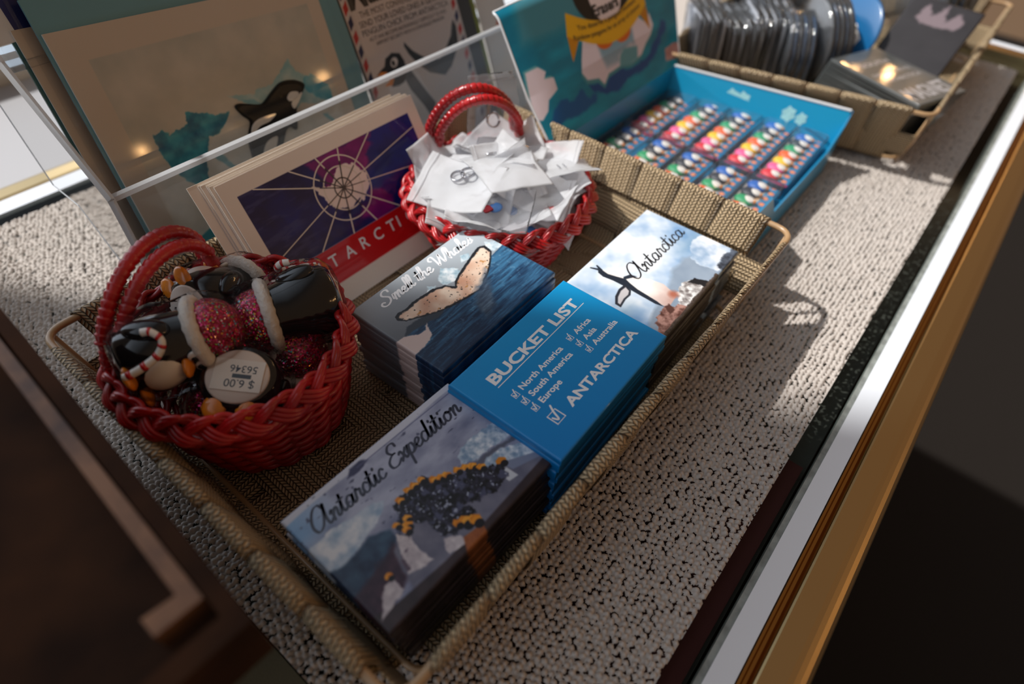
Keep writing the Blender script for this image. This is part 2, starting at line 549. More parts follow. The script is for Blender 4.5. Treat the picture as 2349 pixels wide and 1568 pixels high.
def glitter_mat(name='red_glitter', c0=(150, 8, 45)):
    m = bpy.data.materials.new(name); m.use_nodes = True
    t = m.node_tree; b = t.nodes['Principled BSDF']
    tcn = t.nodes.new('ShaderNodeTexCoord')
    v = t.nodes.new('ShaderNodeTexVoronoi'); v.inputs['Scale'].default_value = 1700
    t.links.new(tcn.outputs['Object'], v.inputs['Vector'])
    sp = t.nodes.new('ShaderNodeSeparateXYZ'); t.links.new(v.outputs['Color'], sp.inputs[0])
    r = t.nodes.new('ShaderNodeValToRGB'); r.color_ramp.interpolation = 'CONSTANT'
    E = r.color_ramp.elements
    E[0].color = rgba(c0); E[0].position = 0
    E[1].color = rgba((190, 20, 90)); E[1].position = .55
    for p, c in ((.74, (215, 70, 130)), (.82, (215, 150, 60)), (.88, (90, 170, 190)), (.93, (235, 190, 210)), (.965, (120, 200, 90))):
        e = E.new(p); e.color = rgba(c)
    t.links.new(sp.outputs[0], r.inputs[0]); t.links.new(r.outputs[0], b.inputs['Base Color'])
    b.inputs['Metallic'].default_value = .65; b.inputs['Roughness'].default_value = .22
    geo = t.nodes.new('ShaderNodeNewGeometry')
    vs_ = t.nodes.new('ShaderNodeVectorMath'); vs_.operation = 'SUBTRACT'; vs_.inputs[1].default_value = (.5, .5, .5)
    t.links.new(v.outputs['Color'], vs_.inputs[0])
    ms = t.nodes.new('ShaderNodeVectorMath'); ms.operation = 'SCALE'; ms.inputs['Scale'].default_value = 1.1
    t.links.new(vs_.outputs[0], ms.inputs[0])
    ad = t.nodes.new('ShaderNodeVectorMath'); ad.operation = 'ADD'
    t.links.new(ms.outputs[0], ad.inputs[0]); t.links.new(geo.outputs['Normal'], ad.inputs[1])
    nn = t.nodes.new('ShaderNodeVectorMath'); nn.operation = 'NORMALIZE'
    t.links.new(ad.outputs[0], nn.inputs[0]); t.links.new(nn.outputs[0], b.inputs['Normal'])
    b.inputs['Coat Weight'].default_value = .5
    MAT[name] = m
    return m

M_web = webbing_mat()
M_wire = pmat('beige_painted_wire', (176, 142, 104), .32, coat=.2)
M_wick = pmat('red_painted_wicker', (150, 14, 20), .34, coat=.3, noise_col=((190, 24, 28), 60), bump=(900, .12, 'noise'), coat_rough=.2)
M_print = pmat('laminated_print', attr='Col', rough=.42, coat=.4, coat_rough=.06, spec=.3)
M_matte = pmat('matte_print', attr='Col', rough=.7, spec=.25)
M_white = pmat('white_ink', (238, 240, 244), .35, coat=.2)
M_ink = pmat('black_ink', (28, 30, 36), .35, coat=.6)
M_navyink = pmat('navy_ink', (22, 24, 52), .35, coat=.6)
M_paper = pmat('white_card', (226, 216, 204), .6)
M_mat_knit = pmat('white_knit_mat', (192, 183, 175), .6, spec=.3)
M_glass_top = clear_mat('case_glass', (.86, .9, .88), .10)
M_acryl = clear_mat('clear_acrylic', (.965, .975, .98), .10, milk=.035)
M_acryl_edge = clear_mat('acrylic_edge', (.9, .92, .94), .25, milk=.7, milk_col=(240, 242, 245), rough=.2)
M_sleeve = clear_mat('clear_sleeve', (.98, .98, .98), .05, rough=.07, crinkle=1.6, crs=55)
M_wrap = clear_mat('shrink_wrap', (.985, .985, .99), .05, milk=.008, rough=.06, crinkle=1.6, crs=130)
M_bag = clear_mat('frosted_bag', (.97, .97, .98), .10, milk=.62, milk_col=(250, 251, 253), rough=.22, crinkle=.8, crs=90)
M_bag_clear = clear_mat('clear_bag', (.97, .97, .98), .12, milk=.12, milk_col=(246, 247, 250), rough=.1, crinkle=.8, crs=90)
M_clam = clear_mat('clear_clamshell', (.985, .99, .995), .12, milk=.05, rough=.1)
M_gold = pmat('brass_rail', (200, 174, 128), .3, metal=1, bump=(400, .02, 'noise'))
M_gold2 = pmat('dark_brass_groove', (170, 124, 66), .3, metal=1)
M_strip = pmat('white_enamel_strip', (228, 233, 240), .38, spec=.4)
M_grime = pmat('grey_glass_edge', (120, 124, 120), .5, noise_col=((150, 155, 150), 150))
M_lining = pmat('dark_red_lining', (92, 30, 30), .8, sheen=.2)
M_dgrey = pmat('dark_grey_lining', (84, 80, 76), .8)
M_floor = pmat('dark_carpet', (30, 27, 25), .95, noise_col=((40, 36, 33), 400), spec=.05)
M_wall = pmat('pale_grey_paint', (176, 176, 180), .7)
M_cream = pmat('cream_ledge', (222, 216, 206), .6)
M_cloth = pmat('olive_grey_cloth', (104, 100, 82), .9, bump=(1500, .2, 'noise'), spec=.1)
M_box = pmat('dark_brown_box', (42, 26, 17), .8, noise_col=((80, 50, 30), 18), spec=.12)
M_boxrim = pmat('worn_tan_rim', (140, 98, 66), .55, noise_col=((74, 46, 30), 55))
M_black = pmat('gloss_black', (7, 7, 9), .12, coat=.25)
M_pwhite = pmat('painted_white', (228, 222, 214), .4, coat=.3)
M_fur = pmat('white_fur_trim', (214, 206, 196), .7, bump=(700, .7, 'noise'))
M_orange = pmat('orange_enamel', (226, 130, 20), .3, coat=.5)
M_red = pmat('red_enamel', (190, 22, 26), .3, coat=.5)
M_skin = pmat('base_disc', (214, 198, 184), .5)
M_glit = glitter_mat()
M_steel = pmat('bright_steel', (200, 200, 205), .15, metal=1)
M_cyan = pmat('cyan_display_card', (0, 128, 176), .38, coat=.4, coat_rough=.25)
M_cyan_in = pmat('bright_cyan_card', (0, 150, 196), .45, coat=.2)
M_edgew = pmat('white_card_edge', (220, 222, 224), .6)

# ------------------------------------------------------------------ setting
def setting(name, VF, mat, **kw):
    return tag(obj(name, VF, mat, smooth=False, **kw), kind='structure')
setting('floor', box(-2500, 4000, -2500, 2500, -910, -900), M_floor)
setting('wall_back', box(-2500, -396, 900, 1000, -900, 2000), M_wall)
setting('wall_below_window', box(-396, 2600, 900, 1000, -900, 20), M_wall)
wf = tag(place('window_1', None, None, (1100, 900, 20)), kind='structure')
for nm, b_ in (('window_frame', (-396, -374, 930, 970, 20, 1700)), ('window_frame', (2575, 2600, 930, 970, 20, 1700)), ('window_frame', (-374, 2575, 930, 970, 1675, 1700))):
    v, f = box(*b_); obj(nm, (v - [1100, 900, 20], f), M_strip, wf, smooth=False)

# ------------------------------------------------------------------ display case
case = thing('display_case', 'glass-topped display case with a brass rail and white strip along its edge', 'display case', (0, 0, -900))
def cpart(name, VF, mat, par=None, **kw):
    V = np.array(VF[0], float); V[:, 2] += 900
    return obj(name, (V, VF[1]), mat, par or case, **kw)
X0, X1 = -420, 790
cpart('glass_top', box(X0, X1, -66, 392, -6, -0.3), M_glass_top, smooth=False)
def railprof(pts, x0, x1):
    n = len(pts)
    V = [(x0, y, z) for y, z in pts] + [(x1, y, z) for y, z in pts]
    F = [(i, (i + 1) % n, n + (i + 1) % n, n + i) for i in range(n)] + [tuple(range(n)), tuple(range(2 * n - 1, n - 1, -1))]
    return np.array(V, float), F
cpart('glass_edge', box(X0, X1, -67, -64.2, -6, 0.0), M_grime, smooth=False)
cpart('white_strip', railprof([(-67, -2), (-66.6, .8), (-75.6, 1.0), (-76.2, -2)], X0, X1), M_strip, smooth=False)
cpart('rail_groove', railprof([(-76.2, -3), (-76.2, .9), (-77.2, .9), (-78, -.6), (-79.2, -.6), (-80, .8), (-80.6, 1.4), (-81, -3)], X0, X1), M_gold2, smooth=False)
prof = [(-80.8, -3), (-80.8, 1.5), (-81.6, 1.9), (-90, 1.9), (-92, 1.6), (-94, .9), (-96, -.6), (-97.6, -2.8), (-98.6, -5.5), (-99, -9), (-99, -40), (-95, -40), (-95, -8)]
cpart('brass_rail', railprof(prof, X0, X1), M_gold, smooth=False)
back = [(y * -1 + 320, z) for y, z in prof]
cpart('brass_rail', railprof(back, X0, X1), M_gold, smooth=False)
cpart('white_strip', railprof([(387, -2), (386.6, .8), (400, 1.0), (401, -2)], X0, X1), M_strip, smooth=False)
cpart('brass_rail', box(X1 - 16, X1, -80, 392, -20, 2.2), M_gold, smooth=False)
cpart('white_strip', box(X1, X1 + 14, -80, 392, -20, 1.0), M_strip, smooth=False)
cpart('shelf_lining', box(X0, X1, -64, 385, -20, -16), M_dgrey, smooth=False)
cpart('case_front', box(X0, X1, -97, -90, -880, -41), M_dgrey, smooth=False)
cpart('case_back', box(X0, X1, 412, 418, -880, -8), M_wall, smooth=False)
cpart('case_floor', box(X0, X1, -97, 418, -900, -880), M_dgrey, smooth=False)
cpart('case_side', box(X0, X0 + 6, -97, 418, -880, -8), M_dgrey, smooth=False)
cpart('case_side', box(X1 - 6, X1, -97, 418, -880, -20), M_dgrey, smooth=False)
tag(obj('folded_cloth', (box(-40, 196, -62, 40, -15.8, -10)), M_lining, smooth=False),
    'dark red cloth lying inside the case under the glass by the front rail', 'cloth')
tag(obj('felt_runner', prism([(-400, -63), (-11.5, -63), (-11.5, 90), (-400, 100)], -0.25, 0.9), M_cloth, smooth=False),
    'olive grey cloth under the dark box at the left end of the case', 'cloth')
# window ledge behind the case
tag(obj('window_ledge', box(X0 - 300, X1 + 600, 418.5, 640, -60, -34), M_wall, smooth=False), 'pale grey window ledge behind the case', 'window ledge')
o = obj('ledge_step', box(X0 - 300, X1 + 600, 640.5, 700, -900, 10), M_cream, smooth=False)
tag(o, 'cream step of the window sill rising behind the pale ledge', 'window sill')

# ------------------------------------------------------------------ knitted mat
def mat_patch(x0, x1, y0, y1, res, seed=1):
    x = np.arange(x0, x1 + res * .5, res); y = np.arange(y0, y1 + res * .5, res)
    X, Y = np.meshgrid(x, y)
    wob = (noise(X, Y, 18, 3, 2) - .5) * 2.2
    Yw = Y + wob
    py, px = 2.55, 2.45
    rs = np.random.RandomState(7)
    T = rs.rand(256, 512, 3)
    best = np.full(X.shape, 9.); H = np.full(X.shape, -5.); sec = np.full(X.shape, 9.)
    J = np.floor(Yw / py).astype(int)
    for dj in (-1, 0, 1):
        jj = J + dj
        off = (jj % 2) * .5
        I = np.floor(X / px - off).astype(int)
        for di in (-1, 0, 1):
            ii = I + di
            t = T[jj % 256, ii % 512]
            cx = (ii + .5 + off + (t[..., 0] - .5) * .45) * px
            cy = (jj + .5 + (t[..., 1] - .5) * .3) * py
            rr = 1.02 + t[..., 2] * .22
            d = np.sqrt((X - cx) ** 2 + ((Yw - cy) * 1.02) ** 2) / rr
            sec = np.where(d < best, best, np.minimum(sec, d)); best = np.minimum(best, d)
            H = np.maximum(H, 1.8 * np.sqrt(np.clip(1 - (d / 1.06) ** 2, 0, 1)) * (.7 + t[..., 2] * .5))
    Z = np.clip(H, .1, 3) + .1
    # ribs between the rows of loops
    hole = (H < .1) & (noise(X, Y, 1.5, 12, 2) > .44)
    V = np.stack([X, Y, Z], -1).reshape(-1, 3)
    F = gridF(len(x), len(y))
    hz = hole.ravel()
    edge = noise(X, Y, 3, 9).ravel()
    keep = ~(hz[F].sum(1) >= 3)
    F = F[keep]
    return V, F
def mat_flat(x0, x1, y0, y1):
    return np.array([(x0, y0, .5), (x1, y0, .5), (x1, y1, .5), (x0, y1, .5)], float), np.array([[0, 1, 2, 3]])
ps = [mat_patch(18, 560, -54, 22, .42), mat_patch(-11, 18, -54, 375, .5), mat_patch(18, 150, 196, 375, .6),
      mat_patch(560, 740, -54, 22, .8), mat_patch(276, 300, 22, 375, .7), mat_patch(470, 520, 22, 120, .7),
      mat_flat(18, 276, 22, 196), mat_flat(150, 276, 196, 375), mat_flat(300, 470, 22, 375), mat_flat(470, 740, 120, 375), mat_flat(520, 740, 22, 120)]
Vs = []; Fs = []; n0 = 0
for v, f in ps:
    Vs.append(v); Fs.append(f + n0); n0 += len(v)
tag(place('knitted_mat', mesh('knitted_mat', np.concatenate(Vs), np.concatenate(Fs), M_mat_knit)),
    'white bobbly knitted mat spread over the glass top of the case', 'mat')

# ------------------------------------------------------------------ woven tray
def strap_vf(P, wdir, wd, th=1.1, nu=5, v0=0):
    P = np.asarray(P, float); n = len(P)
    wdir = np.asarray(wdir, float)
    T = np.gradient(P, axis=0); T /= np.linalg.norm(T, axis=1)[:, None] + 1e-9
    W = np.broadcast_to(wdir, T.shape) if wdir.ndim == 1 else wdir
    N = np.cross(T, W); N /= np.linalg.norm(N, axis=1)[:, None] + 1e-9
    s = np.concatenate([[0], np.cumsum(np.linalg.norm(np.diff(P, axis=0), axis=1))]) + v0
    us = np.linspace(-wd / 2, wd / 2, nu)
    V = []; UV = []
    for side in (1, -1):
        for i in range(n):
            for u in us:
                V.append(P[i] + W[i] * u + N[i] * side * th / 2 * (1 if abs(u) < wd / 2 - .01 else .55)); UV.append((u + 300, s[i]))
    F = []
    for side in (0, 1):
        o_ = side * n * nu
        for i in range(n - 1):
            for k in range(nu - 1):
                q = (o_ + i * nu + k, o_ + i * nu + k + 1, o_ + (i + 1) * nu + k + 1, o_ + (i + 1) * nu + k)
                F.append(q if side == 0 else q[::-1])
    o_ = n * nu
    for i in range(n - 1):
        F.append((i * nu, (i + 1) * nu, o_ + (i + 1) * nu, o_ + i * nu))
        F.append((i * nu + nu - 1, o_ + i * nu + nu - 1, o_ + (i + 1) * nu + nu - 1, (i + 1) * nu + nu - 1))
    return np.array(V), F, np.array(UV)

def make_tray(root, rim, base, H, nx, ny, fold=15, gap=13):
    """rim / base: corner points (x, y) in order front-left, front-right, back-right, back-left"""
    rim = [np.array(p, float) for p in rim]; base = [np.array(p, float) for p in base]
    # wires
    def loop(pts, z, r):
        P = []
        for i in range(4):
            a, b, c = pts[i - 1], pts[i], pts[(i + 1) % 4]
            d0 = (a - b) / np.linalg.norm(a - b); d1 = (c - b) / np.linalg.norm(c - b)
            rr = 9
            for k in range(7):
                t = k / 6
                q = b + d0 * rr * (1 - t) ** 2 + d1 * rr * t ** 2
                P.append((q[0], q[1], z))
            L = np.linalg.norm(c - b)
            for k in range(1, 12):
                q = b + (c - b) * ((rr + (L - 2 * rr) * k / 12) / L); P.append((q[0], q[1], z))
        return tube(P, r, 10, closed=True)
    obj('rim_wire', loop(rim, H, 1.55), M_wire, root)
    obj('base_wire', loop([b + (np.mean(base, 0) - b) * .012 for b in base], 3.6, 1.3), M_wire, root)
    for i in range(4):
        obj('corner_wire', tube([(*(rim[i] * .985 + np.mean(rim, 0) * .015), H), (*((rim[i] + base[i]) / 2), H / 2), (*base[i], 3.6)], 1.2, 8), M_wire, root)
    def lerp(a, b, t): return a + (b - a) * t
    def cross_strap(A0, A1, B0, B1, a0, a1, b0, b1, n, tag_):
        # straps running from side A to side B
        La = np.linalg.norm(A1 - A0)
        for i in range(n):
            t = (gap + (La - 2 * gap) * (i + .5) / n) / La
            wd = (La - 2 * gap) / n - .9
            RA, RB = lerp(A0, A1, t), lerp(B0, B1, t)
            bA, bB = lerp(a0, a1, t), lerp(b0, b1, t)
            oA = (RA - bA); oA /= np.linalg.norm(oA) + 1e-9; oB = (RB - bB); oB /= np.linalg.norm(oB) + 1e-9
            ph = (1 if i % 2 else -1) * (1 if tag_ else -1)
            P = []
            def wall(R_, b_, o_, rev):
                w_ = []
                for z in np.arange(H - fold, H + .1, 2.5):
                    q = lerp(b_, R_, z / H); w_.append((*(q - o_ * (2.2)), z))
                for a in np.linspace(0, math.pi, 9)[1:-1]:
                    q = R_ - o_ * 2.3 * math.cos(a); w_.append((q[0], q[1], H + 2.3 * math.sin(a)))
                for z in np.arange(H, 4.5, -2.5):
                    q = lerp(b_, R_, z / H)
                    k = math.sin(math.pi * np.clip((H - fold - 2 - z) / (H - fold - 6), 0, 1))
                    w_.append((*(q + o_ * (1.9 - (.2 if z > H - fold else .9) + 1.5 * ph * k)), z))
                return w_[::-1] if rev else w_
            P += wall(RA, bA, oA, False)
            L = np.linalg.norm(bB - bA); m = max(6, int(L / 3))
            for k in range(1, m):
                q = lerp(bA, bB, k / m)
                P.append((q[0], q[1], 1.9 + .75 * ph * math.cos(math.pi * (k / m * (nother[tag_]) ) + 0) * 1.0))
            P += wall(RB, bB, oB, True)
            wdir = np.array([*((A1 - A0) / La), 0])
            v, f, uv = strap_vf(P, wdir, wd, v0=i * 7)
            obj('woven_strap', (v, f), M_web, root, uv=uv)
    nother = {0: ny, 1: nx}
    R, B = rim, base
    cross_strap(R[0], R[1], R[3], R[2], B[0], B[1], B[3], B[2], nx, 0)
    cross_strap(R[0], R[3], R[1], R[2], B[0], B[3], B[1], B[2], ny, 1)
    # band woven round the walls
    P = []; W = []
    for i in range(4):
        a, b = i, (i + 1) % 4
        nn = nx if i % 2 == 0 else ny
        sgn = -1 if i % 2 == 0 else 1
        zc = .42
        for k in range(48):
            t = k / 48
            R_ = lerp(R[a], R[b], t); B_ = lerp(B[a], B[b], t)
            o_ = R_ - B_; o_ /= np.linalg.norm(o_) + 1e-9
            La = np.linalg.norm(R[b] - R[a]); tt = (t * La - gap) / (La - 2 * gap)
            ph = math.cos(math.pi * (tt * nn - .5)) if 0 < tt < 1 else 0
            q = lerp(B_, R_, zc)
            P.append((*(q - o_ * (sgn * 1.0 * ph)), H * zc))
            d = np.array([*(R_ - B_), H]); W.append(d / np.linalg.norm(d))
    P.append(P[0]); W.append(W[0])
    v, f, uv = strap_vf(P, np.array(W), 21)
    obj('wall_band', (v, f), M_web, root, uv=uv)

tray = thing('woven_tray', 'rectangular beige woven strap tray holding the magnet stacks and red baskets', 'tray', (0, 0, 1.6))
make_tray(tray, [(0, 0), (276, 0), (276, 205), (0, 205)], [(13, 8), (253, 8), (253, 190), (13, 190)], 48.5, 10, 7)
tray2 = thing('woven_tray', 'beige woven strap tray at the far end holding bagged souvenirs', 'tray', (0, 0, 1.6))
make_tray(tray2, [(462, -22), (740, -20), (712, 186), (420, 160)], [(482, -14), (722, -12), (700, 172), (446, 146)], 48.5, 10, 7)

# ------------------------------------------------------------------ fridge magnets
def P_smell(X, Y):
    n1 = noise(X, Y, 30, 1); n2 = noise(X, Y, 1.2, 2, 3); n3 = noise(X, Y, 7, 3, 4, sy=.8)
    C = mix((100, 106, 114), (186, 196, 204), (X / 80 * .6 + (Y - 25) / 50 + (n1 - .5) * .3))
    ice = [[(46.3, 42.7), (49.5, 39.5), (52, 36.3), (48, 31.6), (39.6, 32.9), (38.7, 37.7), (42, 40)], [(56, 38), (59.2, 41.8), (63.1, 39.9), (61, 36.5)],
           [(70, 33), (74.5, 39.3), (80, 36), (80, 30)], [(30, 36), (33, 39), (36, 36)]]
    for p in ice:
        C = over(C, pm_(X, Y, p, .3, .9, 1.5), mix((150, 180, 196), (238, 244, 248), noise(X, Y, 2.2, 8) * 1.8 - .4))
    hor = 25.2 + np.clip(X - 28, 0, 99) * .125 + (noise(X, Y * 0, 5, 4) - .5) * .6
    sea = np.clip((hor - Y) / .3 + .5, 0, 1)
    S = mix((18, 44, 74), (58, 112, 150), (n3 - .28) * 1.7 + (X - 40) / 160 + (Y - 12) / 60)
    S = mix(S, (130, 165, 190), np.clip((n2 - .66) * 3, 0, .7) * np.clip(Y / 25, .2, 1))
    C = over(C, sea, S)
    C = over(C, pm_(X, Y, [(9, 28.5), (16, 28), (27, 26.5), (30, 24), (24, 22), (12, 24.5), (4, 25)], .4, .7), (52, 60, 72))
    C = over(C, pm_(X, Y, [(-1, 26.5), (4, 25.8), (9, 22), (13, 21.5), (16, 24), (13, 17.5), (8, 15.5), (-1, 15)], .3, .6), (206, 188, 184))
    fl = [(9.9, 36.6), (12.6, 37.4), (15.9, 36.6), (21.4, 37.3), (26.7, 36.9), (33.8, 36.1), (39.0, 33.4), (41.3, 29.5), (44.0, 31.9), (49.0, 33.9), (55.6, 35.9), (63.8, 38.1), (69.5, 39.6), (73.1, 37.9), (71.6, 32.3), (65.4, 27.7), (58.9, 23.9), (51.1, 20.3), (46.7, 19.3), (39.4, 20.3), (30.4, 22.2), (23.4, 24.8), (16.0, 28.6), (11.4, 31.3), (9.2, 34.6)]
    sd_ = poly_sd(X + (n2 - .5) * .8, Y + (n2 - .5) * .6, fl)
    C = over(C, np.clip(sd_ / .25 + .5, 0, 1), (26, 28, 34))
    inner = np.clip((sd_ - .35 - (Y > 33) * .5 - noise(X, Y, 2.5, 11) * 1.1) / .5 + .4, 0, 1)
    T = mix((198, 150, 124), (236, 214, 194), noise(X, Y, 9, 12) * 2 - .5)
    T = over(T, np.clip((noise(X, Y, 1.1, 13, 2) - .76) * 14, 0, 1), (40, 34, 34))
    T = over(T, np.clip((noise(X, Y, 1.6, 15, 2) - .74) * 10, 0, .8), (184, 124, 60))
    C = over(C, inner, T)
    C = over(C, pm_(X, Y, [(46, 21), (55, 23.5), (60, 27), (52, 17), (44, 8), (36, 6), (38, 15)], 1.6, 1.2), mix((30, 44, 66), (96, 120, 142), noise(X, Y, 4, 21, 3, sy=1)))
    return C

def P_bucket(X, Y):
    return mix((0, 122, 196), (0, 160, 222), X / 160 + Y / 110 + (noise(X, Y, 30, 4) - .5) * .15)

def P_ant(X, Y):
    n = noise(X, Y, 16, 31, 4); n5 = noise(X, Y, 2.2, 33, 3)
    C = mix((124, 162, 204), (232, 238, 244), n * 2.6 - .75 + (Y - 25) / 90)
    C = over(C, np.clip(1 - np.abs(Y - 22) / 9, 0, 1) * np.clip((noise(X, Y, 22, 35, 3) - .4) * 3, 0, 1) * .6, (120, 156, 184))
    sea = [(36.9, 13), (50, 22), (56.3, 24), (62, 14), (68, 1.9), (70, -1), (40, -1), (43.2, 8.1)]
    C = over(C, pm_(X, Y, [(0, -1), (0, 8), (14, 13), (30, 14), (44, 19), (56, 20), (62, 14), (64, -1)], 1.2, 1.5, 5), mix((128, 146, 166), (160, 174, 190), noise(X, Y, 8, 36)))
    C = over(C, pm_(X, Y, [(56, 12), (58.4, 16.8), (68, 22), (75.5, 22), (80, 20), (80, -1), (66, -1), (58, 1.9)], .3, .8), mix((150, 176, 204), (236, 240, 246), noise(X, Y, 6, 37, 4) * 2 - .4))
    C = over(C, pm_(X, Y, [(60, 3), (70, 5), (80, 3), (80, -1), (60, -1)], .5, 1.5), mix((24, 30, 40), (120, 130, 146), n5))
    # rocks
    R1 = mix((120, 112, 110), (232, 230, 228), n5 * 2.4 - .7)
    C = over(C, pm_(X, Y, [(29.1, 9.5), (34.3, 10.5), (40, 11), (44.6, 8.1), (47, 3), (46, -1), (24, -1), (24, 4.7)], .3, 1.2), R1)
    C = over(C, pm_(X, Y, [(40.5, 9.6), (45.6, 8), (48, 3), (48, -1), (42, -1), (43, 4)], .3, .8), (26, 28, 34))
    C = over(C, pm_(X, Y, [(-1, 1), (3.4, 4.5), (6, 8), (13.7, 9.5), (19.8, 9), (23, 5.8), (26, 2), (26, -1), (-1, -1)], .3, 1.4), mix((84, 50, 44), (186, 142, 130), n5 * 2 - .4))
    C = over(C, np.clip((1.2 + n5 * 1.5 - Y) / .5, 0, 1) * (X < 56), mix((52, 42, 38), (92, 80, 72), noise(X, Y, 1.2, 39, 2)))
    # penguin stretched towards the sky
    body = [(19.8, 46.4), (20.9, 45.9), (21.5, 42.2), (23.4, 37.0), (24.0, 33), (27.8, 29.5), (30.5, 24.2), (31.8, 17.5), (29.8, 11.6), (27.6, 8.8), (21.5, 8.1), (18.9, 9.6), (17.9, 15.4), (18.9, 25.8), (20.1, 30.3), (18.6, 38), (17.6, 43.7)]
    C = over(C, pm_(X, Y, body, .25), mix((196, 160, 150), (244, 238, 232), (noise(X, Y, 6, 41) - .5) * .6 + (Y - 8) / 14))
    for a, b, wd in (((18.5, 50.7), (20.2, 46.5), .35), ((21.8, 49.2), (20.4, 46), .35)):
        t = np.clip(((X - a[0]) * (b[0] - a[0]) + (Y - a[1]) * (b[1] - a[1])) / ((b[0] - a[0]) ** 2 + (b[1] - a[1]) ** 2), 0, 1)
        d = np.hypot(X - a[0] - t * (b[0] - a[0]), Y - a[1] - t * (b[1] - a[1]))
        C = over(C, np.clip((wd + .15 + t * .3 - d) / .2 + .5, 0, 1), (34, 44, 58))
    back_ = [(19.6, 47.2), (20.9, 46), (20.2, 42), (21.4, 37.6), (22.8, 33.4), (21.6, 30.3), (20.3, 25.3), (19.2, 14.0), (18.2, 10), (17.2, 14), (17.6, 25.3), (18.0, 31.1), (17.8, 37.5), (17.0, 42.7), (17.9, 46)]
    C = over(C, pm_(X, Y, back_, .2), (30, 40, 54))
    C = over(C, pm_(X, Y, [(21.5, 34), (28, 30), (27, 33.5), (23.5, 35)], .2), (36, 46, 60))
    C = over(C, pm_(X, Y, [(18.8, 31.8), (17.6, 27.3), (14.7, 25.8), (10.5, 26.0), (4.6, 25.0), (4.8, 28.2), (9.2, 30.9), (14.5, 32.2)], .2), (38, 42, 52))
    C = over(C, pm_(X, Y, [(17.8, 30.4), (16.6, 27.8), (14.2, 26.8), (10.5, 27.0), (6, 26.2), (6.2, 27.6), (9.6, 29.6), (14.2, 30.8)], .25), (196, 192, 194))
    C = over(C, ell(X, Y, 28.6, 10.5, 2.4, 2.2, 1.2), (172, 104, 84))
    C = over(C, pm_(X, Y, [(18.5, 9.6), (21.5, 9.1), (19.6, 5), (15.9, 5.4)], .3, .5), (88, 56, 50))
    return C

